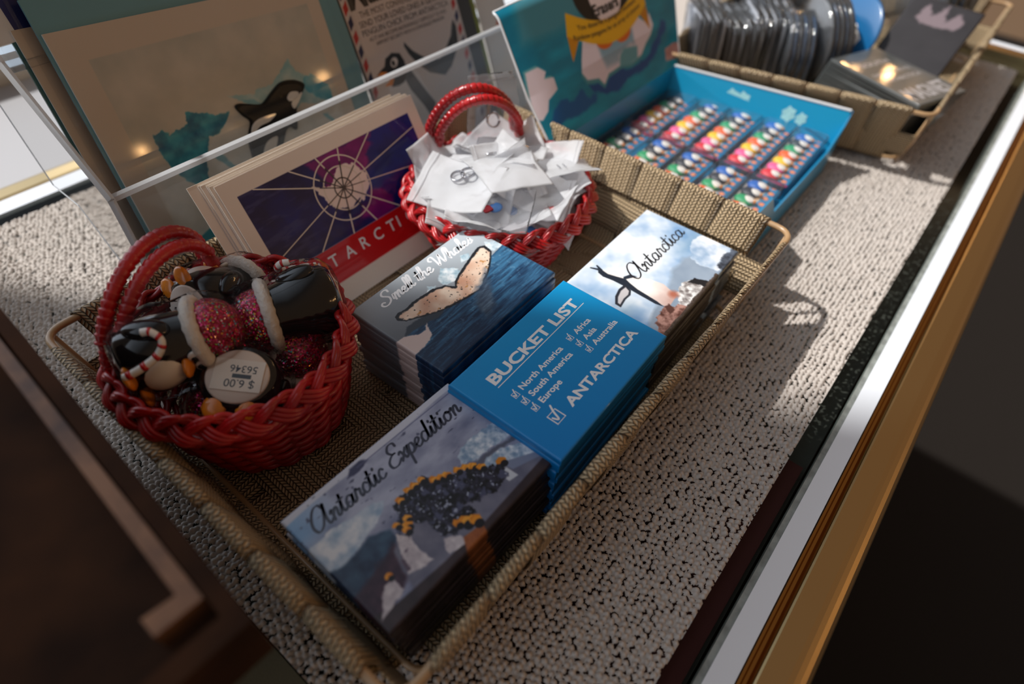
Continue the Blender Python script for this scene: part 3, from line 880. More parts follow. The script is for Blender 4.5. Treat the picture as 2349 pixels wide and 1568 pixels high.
def P_exp(X, Y):
    n = noise(X, Y, 10, 51, 4, sy=5); n2 = noise(X, Y, 1.6, 52, 3); n3 = noise(X, Y, 4, 53, 4)
    C = mix((112, 118, 146), (170, 176, 198), n * 1.7 - .35 + (Y - 30) / 50)
    C = mix(C, (120, 168, 214), np.clip((18 - X) / 16, 0, 1) * np.clip((Y - 36) / 8, 0, 1) * .8)  # bluish sky reflection painted into the top left corner of the picture
    C = over(C, np.clip((Y - 50.5 - np.sin(X / 9) * .5) / .6, 0, 1), (196, 200, 214))
    C = over(C, pm_(X, Y, [(25, 49.5), (28, 52.4), (33, 52.2), (35, 50.5), (30, 49)], .4, .6), (58, 60, 92))
    C = over(C, np.clip(1 - np.abs(Y - 50.6 + (X - 40) * .02) / .35, 0, 1) * (X > 30), (88, 92, 128))
    C = over(C, np.clip((noise(X, Y, 3.2, 54, 2, sy=1.2) - .78) * 12, 0, .9) * (Y > 24), (74, 78, 104))
    C = over(C, pm_(X, Y, [(1.4, 39.9), (8.2, 39.0), (15.2, 37.4), (24.4, 36.6), (27.5, 33.7), (23.8, 30.5), (16.0, 28.6), (9.0, 27.2), (1.9, 23.4), (-1, 23), (-1, 39)], .3, 1.2, 3), mix((128, 156, 186), (216, 220, 226), n3 * 2 - .35))
    C = over(C, pm_(X, Y, [(-1, 28), (4, 26.5), (9, 27), (16, 28.2), (22.2, 24.7), (22.2, 20.7), (13.2, 13), (-1, 10)], .6, .8, 4), mix((20, 34, 62), (58, 86, 112), n3 * 1.6 - .2))
    C = over(C, pm_(X, Y, [(6, 17), (14, 19), (21, 20), (21, 10), (8, 6), (-1, 6), (-1, 15)], 1, 1.5, 4), mix((38, 22, 42), (74, 50, 66), n2))
    for p in ([(57.1, 27.0), (60.4, 29.2), (68, 29.2), (76.5, 27.7), (80, 24), (80, 19), (75.7, 18.9), (67.9, 21.1), (60.7, 21.5), (56.0, 23.9)],
              [(59.7, 19.4), (66.8, 19.2), (74, 16.2), (80, 12.5), (80, 3), (75.1, 3.1), (66.1, 9.0), (61.2, 14.0)]):
        C = over(C, pm_(X, Y, p, .25, 1, 1.6), mix((118, 146, 176), (232, 236, 242), n2 * 1.2 + n3 - .65))
    C = over(C, pm_(X, Y, [(58, 21.2), (68, 20.6), (75, 18.5), (80, 18.4), (80, 15), (74, 17.4), (66, 19), (59, 18.6)], .4, .7, 2), (88, 92, 110))
    # deck, hull, passengers
    C = over(C, pm_(X, Y, [(24, 22), (44, 27), (62, 16), (79, 5.8), (80, -1), (26, -1), (14, 5), (18, 18)], .5, .6, 3), mix((86, 88, 110), (124, 124, 140), n3))
    C = over(C, pm_(X, Y, [(-1, 8), (8, 5.2), (27, 3.4), (46, 3.0), (80, 4.0), (80, -1), (-1, -1)], .3), mix((34, 26, 32), (66, 52, 56), n3))
    C = over(C, pm_(X, Y, [(62, 12), (66, 11.4), (66.5, 6), (62.5, 6.8)], .2), (196, 200, 208))
    C = over(C, pm_(X, Y, [(66, 14), (80, 6.4), (80, 4.4), (67, 9)], .3), (120, 130, 156))
    for p in ([(22.4, 22.2), (25.6, 20.8), (24, 12.3), (25, 6.5), (16, 8.9), (19.2, 15.7)], [(8.7, 12.3), (12.2, 11.5), (12.1, 6.5), (1.2, 4.7)], [(32.0, 9.4), (36.5, 6.0), (37, 2.2), (29.7, 4.0), (30, 6)]):
        C = over(C, pm_(X, Y, p, .25, .6, 2), mix((160, 150, 160), (220, 214, 216), n2))
    C = over(C, np.clip((noise(X, Y, 2.2, 61, 2) - .6) * 8, 0, 1) * pm_(X, Y, [(19, 20), (25, 19), (26, 7), (16, 8)], .3), (90, 76, 92))
    C = over(C, pm_(X, Y, [(36.6, 4.6), (44.4, 3.2), (43, -1), (33, -1)], .3), mix((132, 70, 34), (176, 102, 54), n2))
    crowd = [(29.3, 30.9), (36.7, 31.2), (43.3, 31.0), (45.0, 27.1), (49.5, 25.6), (53.9, 22.0), (59.5, 19.4), (61.2, 16.0), (67.2, 14.5), (63.6, 8.6), (56.0, 7.6), (50.3, 9.8), (44.6, 13.9), (46.9, 8.8), (42.5, 5.0), (34.6, 8.5), (31.7, 9.9), (33, 16), (29.4, 20.0), (26.9, 22.8), (24.7, 17.7), (23.4, 22.7), (27, 26)]
    cm = pm_(X, Y, crowd, .25, 1.4, 1.8)
    C = over(C, cm, mix((12, 12, 18), (52, 52, 74), noise(X, Y, 1.4, 62, 2) * 2 - .7))
    C = over(C, cm * np.clip((noise(X, Y, 2.6, 66, 3) - .56) * 7, 0, .9), (76, 80, 108))
    C = over(C, cm * np.clip((noise(X, Y, .9, 63, 2) - .74) * 14, 0, 1), (150, 158, 180))
    rs = random.Random(5)
    for cx_, cy_, r_ in ((31.4, 30.2, 1.6), (36, 31.2, 1.7), (38.5, 31, 1.6), (41.7, 30.8, 1.6), (44.9, 27.5, 1.7), (47.2, 26.4, 1.5), (49.3, 25.5, 1.6), (53, 24, 1.6), (55.9, 22.4, 1.7), (58, 21, 1.7), (59.8, 18.6, 1.7), (66.5, 14.9, 1.9), (28.6, 23.9, 1.6), (27, 22, 1.7), (25.7, 20.8, 1.6), (40.8, 8.8, 2.4), (43.5, 6.5, 2.3), (38.5, 10, 1.7), (11.5, 13.7, 1.4), (24.5, 24.5, 1.3)):
        for k in range(3):
            C = over(C, pm_(X, Y, [(cx_ + r_ * math.cos(a) * rs.uniform(.6, 1.1) + k * .3, cy_ + r_ * math.sin(a) * rs.uniform(.5, 1) - k * .4) for a in (0, 1.2, 2.3, 3.3, 4.3, 5.3)], .2), (rs.choice([(222, 142, 30), (206, 124, 24), (232, 160, 52)])))
        C = over(C, ell(X, Y, cx_ + .3, cy_ - r_ * 1.1, r_ * .8, r_ * .7), (16, 16, 24))
    return C

def check_box(x, y, s, wd):
    L = [line2d((x, y), (x + s, y), wd), line2d((x + s, y), (x + s, y + s), wd), line2d((x + s, y + s), (x, y + s), wd), line2d((x, y + s), (x, y), wd)]
    L.append(ribbon2d(smooth_path([(x + s * .18, y + s * .62, 0), (x + s * .42, y + s * .2, 0), (x + s * .7, y + s * .9, 0), (x + s * 1.0, y + s * 1.45, 0)], 5)[:, :2], wd * 2.1))
    return layered(*L)

def L_smell():
    return [('lettering', up(script_vf('Smell the Whales', 11.5, 71.8, 44.0, 3.6, .95)), M_white)]
def L_ant():
    return [('lettering', up(script_vf('Antarctica', 25.5, 74.5, 28.6, 4.4, .85, v1=28.2)), M_ink),
            ]
def L_exp():
    return [('lettering', up(join(script_vf('Antarctic', 5.0, 35.2, 41.0, 3.9, .95, v1=40.4), script_vf('Expedition', 37.6, 73.5, 40.6, 3.9, .95))), M_navyink)]
def T(s, x, y, width, height, bold=.0, sp=1.0):
    v, f = text_vf(s, width=width, height=height, bold=bold, sp=sp)
    v[:, 0] += x; v[:, 1] += y; v[:, 2] += .03
    return v, f
def L_bucket():
    P = [T('BUCKET LIST', 11.4, 39.6, 60, 5.1, .32), T('ANTARCTICA', 22.2, 10.4, 50.6, 4.3, .32)]
    for s, y, wd_ in (('North America', 29.9, 27.8), ('South America', 25.0, 27.8), ('Europe', 20.1, 13.2)): P.append(T(s, 16.7, y, wd_, 2.75, .22))
    for s, y, wd_ in (('Africa', 30.0, 10.9), ('Asia', 25.1, 8), ('Australia', 20.5, 17.6)): P.append(T(s, 54.9, y, wd_, 2.75, .22))
    P.append(up(line2d((11.4, 38.0), (72.5, 38.4), .5)))
    for y in (29.4, 24.6, 19.8): P.append(up(check_box(11.7, y, 2.5, .22)))
    for y in (29.9, 25.0, 20.2): P.append(up(check_box(50.0, y, 2.5, .22)))
    P.append(up(check_box(12.3, 10.1, 5.0, .36)))
    return [('lettering', join(*P), M_white)]

ORD = ['topmost', 'second', 'third', 'fourth', 'fifth', 'sixth', 'seventh', 'eighth', 'ninth', 'tenth', 'eleventh', 'twelfth', 'thirteenth', 'fourteenth', 'fifteenth', 'sixteenth', 'seventeenth']
def magnet_stack(paint, letters, x, y, z, yaw, toplabel, kindname, n, t=2.9, skew=(0, 0), seed=1, jit=.8):
    rs = random.Random(seed)
    V, F, C = slab(79.4, 54, t, 330, 230, paint)
    top = tag(place('fridge_magnet', mesh('fridge_magnet', V, F, M_print, cols=C), None, (x, y, z), (0, 0, yaw)), toplabel, 'fridge magnet', 'magnets in the ' + kindname + ' stack')
    for nm, vf, m_ in letters():
        obj(nm, vf, m_, top, smooth=False)
    V, F, C = slab(79.4, 54, t, 110, 80, paint)
    me = mesh('fridge_magnet', V, F, M_print, cols=C)
    for k in range(1, n):
        zz = z - k * (t + .06)
        if zz - t < 3.5: break
        o = place('fridge_magnet', me, None, (x + rs.uniform(-jit, jit) + skew[0] * k, y + rs.uniform(-jit, jit) + skew[1] * k, zz), (0, 0, yaw + rs.uniform(-.012, .012)))
        tag(o, '%s magnet from the top in the %s stack' % (ORD[k], kindname), 'fridge magnet', 'magnets in the ' + kindname + ' stack')
magnet_stack(P_bucket, L_bucket, 90.4, 11.0, 50.3, .026, 'bright blue magnet reading BUCKET LIST with checked boxes on its stack', 'blue bucket list', 16, seed=3, skew=(.05, .12))
magnet_stack(P_smell, L_smell, 93.4, 72.2, 47.5, .0323, 'magnet with a whale tail and the words Smell the Whales, on top of its stack', 'whale tail', 16, seed=4, skew=(.12, -.02))
magnet_stack(P_exp, L_exp, 11.9, 16.2, 45.5, -.0203, 'magnet reading Antarctic Expedition with a crowd on a ship deck, on top', 'expedition ship', 14, seed=5, skew=(.42, 0))
magnet_stack(P_ant, L_ant, 173.6, 15.1, 43.2, .019, 'magnet reading Antarctica with a penguin stretching upward, topmost of its stack', 'stretching penguin', 13, seed=6, skew=(-.1, 0))

# ------------------------------------------------------------------ ANTARCTICA cards leaning in the tray
CW, CH = 123, 80
def P_card(X, Y):
    C = np.zeros(X.shape + (3,)) + np.array((236, 226, 216))
    n = noise(X, Y, 12, 71, 4)
    B = mix((16, 20, 78), (12, 34, 130), n * 1.8 - .4 + (X - 60) / 120)
    B = over(B, pm_(X, Y, [(44, 73), (52, 60), (46, 56), (60, 52), (78, 56), (80, 63), (86, 66), (84, 70), (90, 73)], 1.2, 2.5, 5), mix((92, 10, 92), (150, 20, 130), noise(X, Y, 5, 73)))
    B = over(B, pm_(X, Y, [(60, 36), (70, 30), (82, 30), (84, 37), (80, 44), (74, 46), (70, 40)], 1.2, 2.5, 5), mix((86, 8, 96), (140, 22, 130), noise(X, Y, 5, 74)))
    B = mix(B, (66, 70, 120), np.clip((noise(X, Y, 9, 75, 5, sy=2) - .52) * 3, 0, .6) * np.clip((46 - X) / 20, 0, 1))
    C = over(C, pm_(X, Y, [(7, 30.2), (116, 30.2), (116, 72.2), (7, 72.2)], .1), B)
    C = over(C, pm_(X, Y, [(7, 11.6), (116, 11.6), (116, 30.0), (7, 30.0)], .1), (204, 12, 20))
    cont = [(57.9, 61.5), (61, 63.6), (65.5, 63.6), (68.9, 62.0), (70.5, 62.6), (72.7, 58.0), (75.2, 54.3), (73.8, 48.1), (69.6, 44.7), (66.3, 42.6), (65, 45), (62, 44), (59.1, 42.5), (54.4, 43.7), (50.5, 45.7), (47.6, 48.8), (46.4, 52.3), (45.1, 55.9), (42.5, 61.1), (46.7, 58.9), (52.3, 57.2), (55.2, 58.3)]
    C = over(C, pm_(X, Y, cont, .15, .9, 1.4), (240, 226, 222))
    return C
def card_art(root, full=True):
    V = sheet(CW, CH, 380 if full else 60, 250 if full else 40, P_card)
    obj('printed_face', (V[0] + [0, 0, .62], V[1]), M_print, root, cols=V[2])
    if full:
        cx_, cy_ = 59.0, 53.2
        wl = [ring2d(cx_, cy_, 16.6, .7), ring2d(cx_, cy_, 11.2, .7)]
        dk = [ring2d(cx_, cy_, 5.2, .65)]
        ends = [(26.4, 72.0), (7, 53.0), (28.8, 36.8), (42.9, 30.4), (56.6, 30.4), (70.8, 30.4), (89.6, 34.9), (112, 53.6), (99.2, 72.0), (75.5, 72.0), (62.5, 72.0), (49.6, 72.0)]
        for e in [(15.5, 72), (9, 37.5), (31.5, 30.4), (52.5, 30.4), (68.5, 30.4), (86, 30.4), (115.6, 44.5), (115.6, 64.5), (87, 72), (66, 72), (52, 72), (36, 72)]:
            d = np.array(e) - (cx_, cy_); L = np.hypot(*d); d /= L
            wl.append(line2d(np.array((cx_, cy_)) + d * 13.4, e, .62))
            dk.append(line2d(np.array((cx_, cy_)) + d * .3, np.array((cx_, cy_)) + d * 13.4, .5))
        a = layered(*wl); b = layered(*dk); b[0][:, 2] += .1
        obj('grid_lines', (a[0] + [0, 0, .66], a[1]), M_paper, root, smooth=False)
        obj('grid_lines', (b[0] + [0, 0, .67], b[1]), M_navyink, root, smooth=False)
        L = []
        for ch, x in zip('ANTARCTICA', (10.5, 20.8, 32, 42.2, 53.0, 62.6, 72.6, 80.0, 86.5, 97)):
            v, f = text_vf(ch, height=6.3, bold=.1)
            v[:, 0] += x; v[:, 1] += 20.2; v[:, 2] += .66; L.append((v, f))
        obj('lettering', join(*L), M_white, root, smooth=False)
lean = math.atan(1 / .574)
for k in range(6):
    lab = ('front card with a map of Antarctica and a red ANTARCTICA band leaning in the tray' if k == 0 else
           '%s white map card from the front in the leaning set' % ORD[k])
    yy = 168.6 + k * 1.15
    c_ = thing('map_card', lab, 'card', (88.0 - (0, 1.6, 2.2, 4.2, 5.2, 9.6)[k], yy, (5.0, 4.8, 4.6, 4.6, 4.6, 4.6)[k]), (lean + .004 * k, 0, (0, .003, -.002, .002, -.002, .003)[k]), 'map cards leaning in the tray')
    obj('card_stock', box(0, CW, 0, CH + (0, .5, .9, 1.3, 1.0, 1.6)[k], 0, .6), M_paper, c_, smooth=False)
    if k == 0: card_art(c_)
    else: card_art(c_, False)

# ------------------------------------------------------------------ red wicker baskets
def make_basket(root, bc, br, rc, rr, H, seed=1, rows=15, braid_n=17):
    """bc / rc: centre of base / rim in local mm, br / rr radii, H rim height"""
    bc = np.array(bc, float); rc = np.array(rc, float)
    rs = random.Random(seed)
    def cen(t): return bc + (rc - bc) * t
    def rad(t): return br + (rr - br) * (t ** .8)
    n = 26
    th = np.linspace(0, 2 * math.pi, 157)[:-1]
    body = []
    for j in range(rows):
        t = (j + .5) / rows * .93
        z = 1.6 + t * (H - 3)
        for q in range(1):
            ph = math.pi * j
            r = rad(t) + 1.25 * np.cos(n / 2 * th + ph) + .25 * np.sin(3 * th + rs.uniform(0, 6))
            c = cen(t)
            P = np.stack([c[0] + r * np.cos(th), c[1] + r * np.sin(th), z + .35 * np.sin(5 * th + rs.uniform(0, 6)) + .3 * np.sin(n / 2 * th)], 1)
            body.append(tube(P, 1.42, 7, closed=True))
    o = obj('woven_body', join(*body), M_wick, root)
    st = []
    for k in range(n):
        a = 2 * math.pi * (k + .5) / n
        P = []
        for t in np.linspace(0, .97, 7):
            c = cen(t); r = rad(t)
            P.append((c[0] + r * math.cos(a), c[1] + r * math.sin(a), 1.2 + t * (H - 3)))
        st.append(tube(P, 1.05, 6))
    obj('stakes', join(*st), M_wick, root)
    fl = [lathe([(1, .3), (br, .3), (br, 1.5), (1, 1.6)], 40)]
    for r in np.arange(4, br, 2.4):
        fl.append(tube([(r * math.cos(a), r * math.sin(a), 1.9 + .4 * math.cos(8 * a + r)) for a in th[::2]], 1.1, 6, closed=True))
    f = join(*fl); obj('woven_base', (f[0] + [bc[0], bc[1], 0], f[1]), M_wick, root)
    # plaited rim: four paired canes
    br_ = []
    tt = np.linspace(0, 2 * math.pi, 481)[:-1]
    for k in range(3):
        for d in (-1, 0, 1):
            ph = 2 * math.pi * k / 3 + d * .12
            a = braid_n * tt + ph
            u = 4.4 * np.sin(a) + d * 1.7 * np.abs(np.cos(a)) ** .5
            w = 1.7 * np.sin(2 * a) - .25 * abs(d)
            # across axis runs from inside-top to outside-bottom
            cr = rr + .8 + u * .52 + w * .7
            cz = H - .4 - u * .78 + w * .45 + .4 * np.sin(2 * tt + seed)
            P = np.stack([rc[0] + cr * np.cos(tt), rc[1] + cr * np.sin(tt), cz], 1)
            br_.append(tube(P, 1.12, 7, closed=True))
    obj('plaited_rim', join(*br_), M_wick, root)

def wrapped_handle(root, A, B, top, r=2.5, tw=.62):
    """arched rod wrapped with cane; A, B feet, top = apex"""
    A, B, top = (np.array(p, float) for p in (A, B, top))
    m = (A + B) / 2; h = top - m; c = (B - A) / 2
    P = []
    for a in np.linspace(-.18, math.pi + .18, 420):
        P.append(m - c * math.cos(a) * (1.06 if abs(math.cos(a)) < .9 else 1.0) + h * math.sin(a))
    P = np.array(P)
    s = np.concatenate([[0], np.cumsum(np.linalg.norm(np.diff(P, axis=0), axis=1))])
    rr = r * (1 + .17 * (((s / 3.0) % 1.0) ** .6 * 2 - 1) * 1.0 + .02 * np.sin(s * 1.7))
    obj('wrapped_handle', tube(P, rr, 12), M_wick, root)

b1 = thing('wicker_basket', 'darker red wicker basket full of black penguin ornaments, left end of the tray', 'basket', (50, 141, 4.2))
make_basket(b1, (0, 0), 31, (-3, 1), 44, 53, 1, braid_n=8)
wrapped_handle(b1, (9 - 52, 157 - 139, 50), (65 - 52, 181 - 139, 52), (42 - 52, 171 - 139, 84))
wrapped_handle(b1, (14 - 52, 152 - 139, 50), (66 - 52, 175 - 139, 52), (42 - 52, 165 - 139, 80.5))
b2 = thing('wicker_basket', 'bright red wicker basket heaped with frosted plastic bags, back of the tray', 'basket', (212, 142, 4.2))
make_basket(b2, (0, 0), 33, (1, 1), 50.5, 40.5, 2, braid_n=10)
wrapped_handle(b2, (205 - 207, 190 - 137, 38), (252 - 207, 163 - 137, 38), (218 - 207, 167 - 137, 82))
wrapped_handle(b2, (207 - 207, 185 - 137, 38), (250 - 207, 158 - 137, 38), (218 - 207, 161 - 137, 78))

# ------------------------------------------------------------------ penguin ornaments
def penguin_proto():
    r = thing('penguin_ornament', 'x', 'ornament', group='penguin ornaments in the dark red basket')
    body = lathe([(9, 0), (11.6, .5), (12.8, 3), (13.4, 9), (12.9, 16), (11.6, 22), (10.6, 27), (10.2, 31), (6, 35)], 40, 1, .92)
    obj('body', body, M_black, r)
    v, f = ball((0, -5.2, 12), (8.6, 8.6, 11.2), 28, 18); obj('white_belly', (v, f), M_pwhite, r)
    fl = []
    for s in (-1, 1):
        v, f = ball((0, 0, 0), (2.8, 4.2, 8.6), 20, 12)
        v, f = xf((v, f), rot=(.25, s * -.18, 0), loc=(s * 12.4, -1, 14.5)); fl.append((v, f))
    for q in fl: obj('flipper', q, M_black, r)
    for s in (-1, 1):
        e = obj('eye', ball((s * 2.6, -10.3, 25.6), (2.3, 1.0, 2.7), 16, 10), M_pwhite, r)
        obj('pupil', ball((s * 2.2, -11.2, 25.2), (1.1, .5, 1.5), 12, 8), M_black, e)
    v, f = xf(lathe([(3.1, 0), (3.0, 1.5), (2.0, 4.2), (.7, 5.6)], 20, 1.1, .7), rot=(math.pi / 2 + .25, 0, 0), loc=(0, -9.6, 21.6)); obj('beak', (v, f), M_orange, r)
    for s in (-1, 1): obj('foot', ball((s * 5.2, -10.6, 1.8), (3.9, 4.4, 1.9), 18, 10), M_orange, r)
    fur = []
    P = [(11.3 * math.cos(a), 10.6 * math.sin(a), 30 + 1.3 * math.sin(a)) for a in np.linspace(0, 2 * math.pi, 49)[:-1]]
    obj('fur_band', tube(P, 2.9 + .25 * np.sin(np.arange(48) * 2.3), 12, closed=True), M_fur, r)
    obj('glitter_hat', lathe([(10.6, 30), (11.3, 33), (11.2, 36.5), (10.0, 40), (7.8, 43), (4.8, 45.2), (1.6, 46.2)], 40, 1, .95), M_glit, r)
    t_ = obj('hat_tip', tube(smooth_path([(3, 1, 44), (7.5, 3, 44.2), (11, 5, 40.5), (12.5, 6.2, 36)], 6), np.linspace(5, 2.4, 19), 12), M_glit, r)
    obj('pompom', ball((12.9, 6.6, 33.2), (3.1, 3.1, 2.9), 18, 12), M_fur, r)
    P = smooth_path([(-8.0, -12.2, 1.5), (-9, -12.3, 9), (-10.3, -11, 16), (-13, -8.8, 19.5), (-15.6, -6.2, 17.6), (-15.8, -5, 14.5)], 8)
    cane = tube(P, 1.35, 10); obj('candy_cane', cane, M_pwhite, r)
    for k in range(2, len(P) - 3, 6):
        obj('red_stripe', tube(P[k:k + 3], 1.45, 10), M_red, r)
    obj('base_disc', lathe([(1, -.5), (9.6, -.5), (10.2, 0), (10.2, .4), (1, .4)], 40, 1, .92), M_skin, r)
    wr_ = lathe([(2, -1.4), (11.5, -1.2), (14.3, 2), (15.6, 9), (15.2, 18), (13.4, 25), (13.6, 31), (13.2, 36), (11, 42), (5, 47.5), (1, 48.5)], 36, 1.05, 1.02)
    V = wr_[0]; rs = np.random.RandomState(3)
    V[:, :2] *= (1 + .03 * np.sin(V[:, 2:3] * 1.1 + np.arctan2(V[:, 1:2], V[:, 0:1]) * 5))
    obj('shrink_wrap', (V, wr_[1]), M_wrap, r)
    lb = obj('price_label', box(-8.2, 7.6, -5.2, 5.6, -1.0, -.72), M_paper, r, smooth=False)
    t1 = text_vf('$ 6.00', height=2.7, bold=.05); t2 = text_vf('56346', height=2.5, bold=.05)
    L = []
    for (v, f), y in ((t1, 1.4), (t2, -3.6)):
        v = v.copy(); v[:, 0] = v[:, 0] - 6.0; v[:, 1] = -(v[:, 1] + y); v[:, 2] -= 1.06; L.append((v, f))
    L.append(box(-4.5, 1.5, -.8, .6, -1.06, -1.03))
    obj('lettering', join(*L), M_ink, lb, smooth=False)
    return r
def orient(o, base, tip, front):
    z = Vector(tip) - Vector(base); z.normalize()
    f = Vector(front); y = -(f - z * f.dot(z)); y.normalize()
    x = y.cross(z)
    Mx = Matrix((x, y, z)).transposed()
    o.rotation_euler = Mx.to_euler()
    o.location = [c * K for c in base]
pg = penguin_proto()
pens = [
 ((13, 154, 60), (49, 139, 66), (-.05, -.9, .0), 'penguin ornament with a striped candy cane lying on its side, nearest the basket handle'),
 ((89, 131, 56), (55, 142, 58), (.1, .9, -.2), 'penguin ornament lying with its black back up and glitter hat toward the middle'),
 ((43, 163, 60), (76, 170, 48), (-.6, .4, .7), 'crinkly wrapped penguin ornament with its labelled base showing, behind the candy cane one'),
 ((36, 121, 59), (44, 134, 18), (-.75, -.6, .0), 'upside down penguin ornament showing its price label 56346 on the base'),
 ((36, 141, 12), (25, 128, 51), (-.3, -.8, .1), 'penguin ornament standing low with its glitter hat at the front rim of the basket'),
 ((61, 136, 10), (66, 128, 50), (-.2, -.6, .2), 'penguin ornament standing with its glitter hat beside the upside down one'),
 ((66, 146, 16), (76, 158, 56), (-.7, .3, .1), 'penguin ornament standing at the back, glitter hat tip against the basket rim'),
 ((50, 148, 8), (62, 162, 46), (.5, .5, .5), 'penguin ornament deep in the basket behind the wrapped one, pink hat visible'),
]
for i, (b_, t_, f_, lab) in enumerate(pens):
    o = pg if i == 0 else copy_tree(pg)
    orient(o, b_, t_, f_)
    o['label'] = lab
    o.scale = ((1.12, 1.12, .92) if i not in (4, 6, 7) else (1, 1, .9))

# ------------------------------------------------------------------ frosted zip bags heaped in the bright basket
def bag_mesh(seed, w_=40, h_=52, mat=None, amp=1.0):
    rs = np.random.RandomState(seed)
    c1, c2, c3 = rs.uniform(-.010, .012) * amp, rs.uniform(-.014, .014) * amp, rs.uniform(-.012, .012) * amp
    f1, f2, p1 = rs.uniform(.06, .14), rs.uniform(.05, .12), rs.uniform(0, 6)
    def z(X, Y):
        x = X - w_ / 2; y = Y - h_ / 2
        Z = c1 * x * x + c2 * y * y + c3 * x * y + 1.4 * amp * np.sin(f1 * x * 2 + p1) * np.sin(f2 * y * 2)
        Z += (noise(X, Y, 9, seed) - .5) * 2.6 * amp
        return Z
    n = 30
    x = np.linspace(0, w_, n); y = np.linspace(0, h_, n)
    X, Y = np.meshgrid(x, y)
    ex = np.sin(math.pi * X / w_) ** .5 * np.sin(math.pi * np.clip(Y / (h_ * .8), 0, 1)) ** .5
    Z = z(X, Y)
    A = np.stack([X - w_ / 2, Y - h_ / 2, Z + .9 * ex + .04], -1).reshape(-1, 3)
    B = np.stack([X - w_ / 2, Y - h_ / 2, Z - .9 * ex - .04], -1).reshape(-1, 3)
    F = gridF(n, n).tolist()
    rim = [i for i in range(n)] + [i * n + n - 1 for i in range(1, n)] + [(n - 1) * n + i for i in range(n - 2, -1, -1)] + [i * n for i in range(n - 2, 0, -1)]
    m = len(A); G = F + [[q + m for q in f[::-1]] for f in F]
    for k in range(len(rim)):
        a, b = rim[k], rim[(k + 1) % len(rim)]
        G.append([a, a + m, b + m, b])
    zip_ = tube([(xx, h_ / 2 - 4, float(z(np.array(xx + w_ / 2.), np.array(h_ - 4.))) + .3) for xx in np.linspace(-w_ / 2, w_ / 2, 20)], .45, 6)
    return mesh('frosted_pouch', np.concatenate([A, B]), G, mat or M_bag), mesh('zip_ridge', *zip_, mat or M_bag)
DIR = ['right end', 'back right', 'back', 'back left', 'left end', 'front left', 'front', 'front right']
RNG = ['inside the rim', 'halfway up', 'near the top', 'at the very top', 'spilling over the rim']
used_lab = set()
rs = random.Random(21)
variants = [bag_mesh(s) for s in range(8)]
# trinket: a coiled steel key ring, a badge pin
coil = join(*[tube([(4.2 * math.cos(a), 4.2 * math.sin(a), .5 * k + .1 * a) for a in np.linspace(0, 6.1, 24)], .5, 6) for k in range(3)])
me_coil = mesh('key_ring', *coil, M_steel)
badge = ball((0, 0, 0), (5, 5, 1.2), 20, 8)
me_badge = {c: mesh('badge', *badge, pmat('badge_' + n_, c, .25, coat=.6)) for n_, c in (('blue', (60, 120, 190)), ('grey', (150, 155, 160)), ('red', (190, 60, 60)))}
me_staple = mesh('staple', *tube([(-3.5, 0, .1), (3.5, .4, .1)], .35, 6), M_steel)
cb = np.array((213, 143.))
k = 0
spots = []; spot_ring = []
for ring, (R_, nb, z0, tilt) in enumerate(((32, 13, 43, .3), (24, 10, 48, .3), (13, 6, 53, .22), (3, 3, 57, .10), (34, 12, 45, .5))):
    for j in range(nb):
        a = 2 * math.pi * (j + rs.uniform(-.25, .25)) / nb + ring
        spot_ring.append(ring); spots.append((cb[0] + R_ * math.cos(a), cb[1] + R_ * math.sin(a), z0 + rs.uniform(-1, 2.5), a, tilt + rs.uniform(-.15, .2)))
for i, (x, y, z, a, tl) in enumerate(spots):
    r_ = thing('zip_bag', 'small frosted plastic zip bag in the heap filling the bright red basket', 'zip bag', (x, y, z), (0, 0, 0), 'frosted zip bags in the bright red basket')
    what = ('with a %s badge' % ('blue', 'grey', 'red')[(i // 3) % 3]) if i % 3 == 0 else ('holding a key ring' if i % 3 == 1 else 'lying empty')
    dang = int(((math.degrees(a) + 45 + 22.5) % 360) // 45)
    r_['label'] = 'frosted zip bag %s, %s, %s of heap' % (what, RNG[spot_ring[i]], DIR[dang])
    ring = spot_ring[i]
    q = Matrix.Rotation(a, 3, 'Z') @ Matrix.Rotation(-tl if ring != 4 else tl, 3, 'Y').inverted() @ Matrix.Rotation(rs.uniform(-.2, .2), 3, 'X') @ Matrix.Rotation(rs.uniform(0, 6.28), 3, 'Z')
    r_.rotation_euler = q.to_euler()
    p, zr = variants[i % 8]
    s_ = rs.uniform(.62, .8) if R_ > 30 else rs.uniform(.7, .85)
    r_.scale = (s_, s_, s_)
    place('pouch', p, r_); place('zip_ridge', zr, r_)
    if i % 3 == 0: place('badge', list(me_badge.values())[(i // 3) % 3], r_, (rs.uniform(-6, 6), rs.uniform(-10, 4), .3))
    elif i % 3 == 1: place('key_ring', me_coil, r_, (rs.uniform(-6, 6), rs.uniform(-10, 4), .3))
def special(lab, loc, rot, seed, mat, extra, wh=(40, 52), amp=.7, sc=1):
    loc = (loc[0] + 5, loc[1] + 5, loc[2] - 2)
    r_ = thing('zip_bag', lab, 'zip bag', loc, rot, 'frosted zip bags in the bright red basket')
    r_.scale = (sc, sc, sc)
    p, zr = bag_mesh(seed, *wh, mat, amp)
    place('pouch', p, r_); place('zip_ridge', zr, r_)
    for nm, me_, l in extra: place(nm, me_, r_, l)
    return r_
special('flat zip bag with a steel staple on top of the frosted heap', (203, 131, 64.5), (-.12, .05, -.45), 41, M_bag, [('staple', me_staple, (-2, 15, 1.2))], amp=.35, sc=.88)
special('zip bag holding a shiny steel key ring coil on the left of the heap', (179, 142, 58), (-.1, -.25, .3), 42, M_bag, [('key_ring', me_coil, (5, 2, 2.4)), ('key_ring', me_coil, (9, -3, 2.4))], amp=.5, sc=.85)
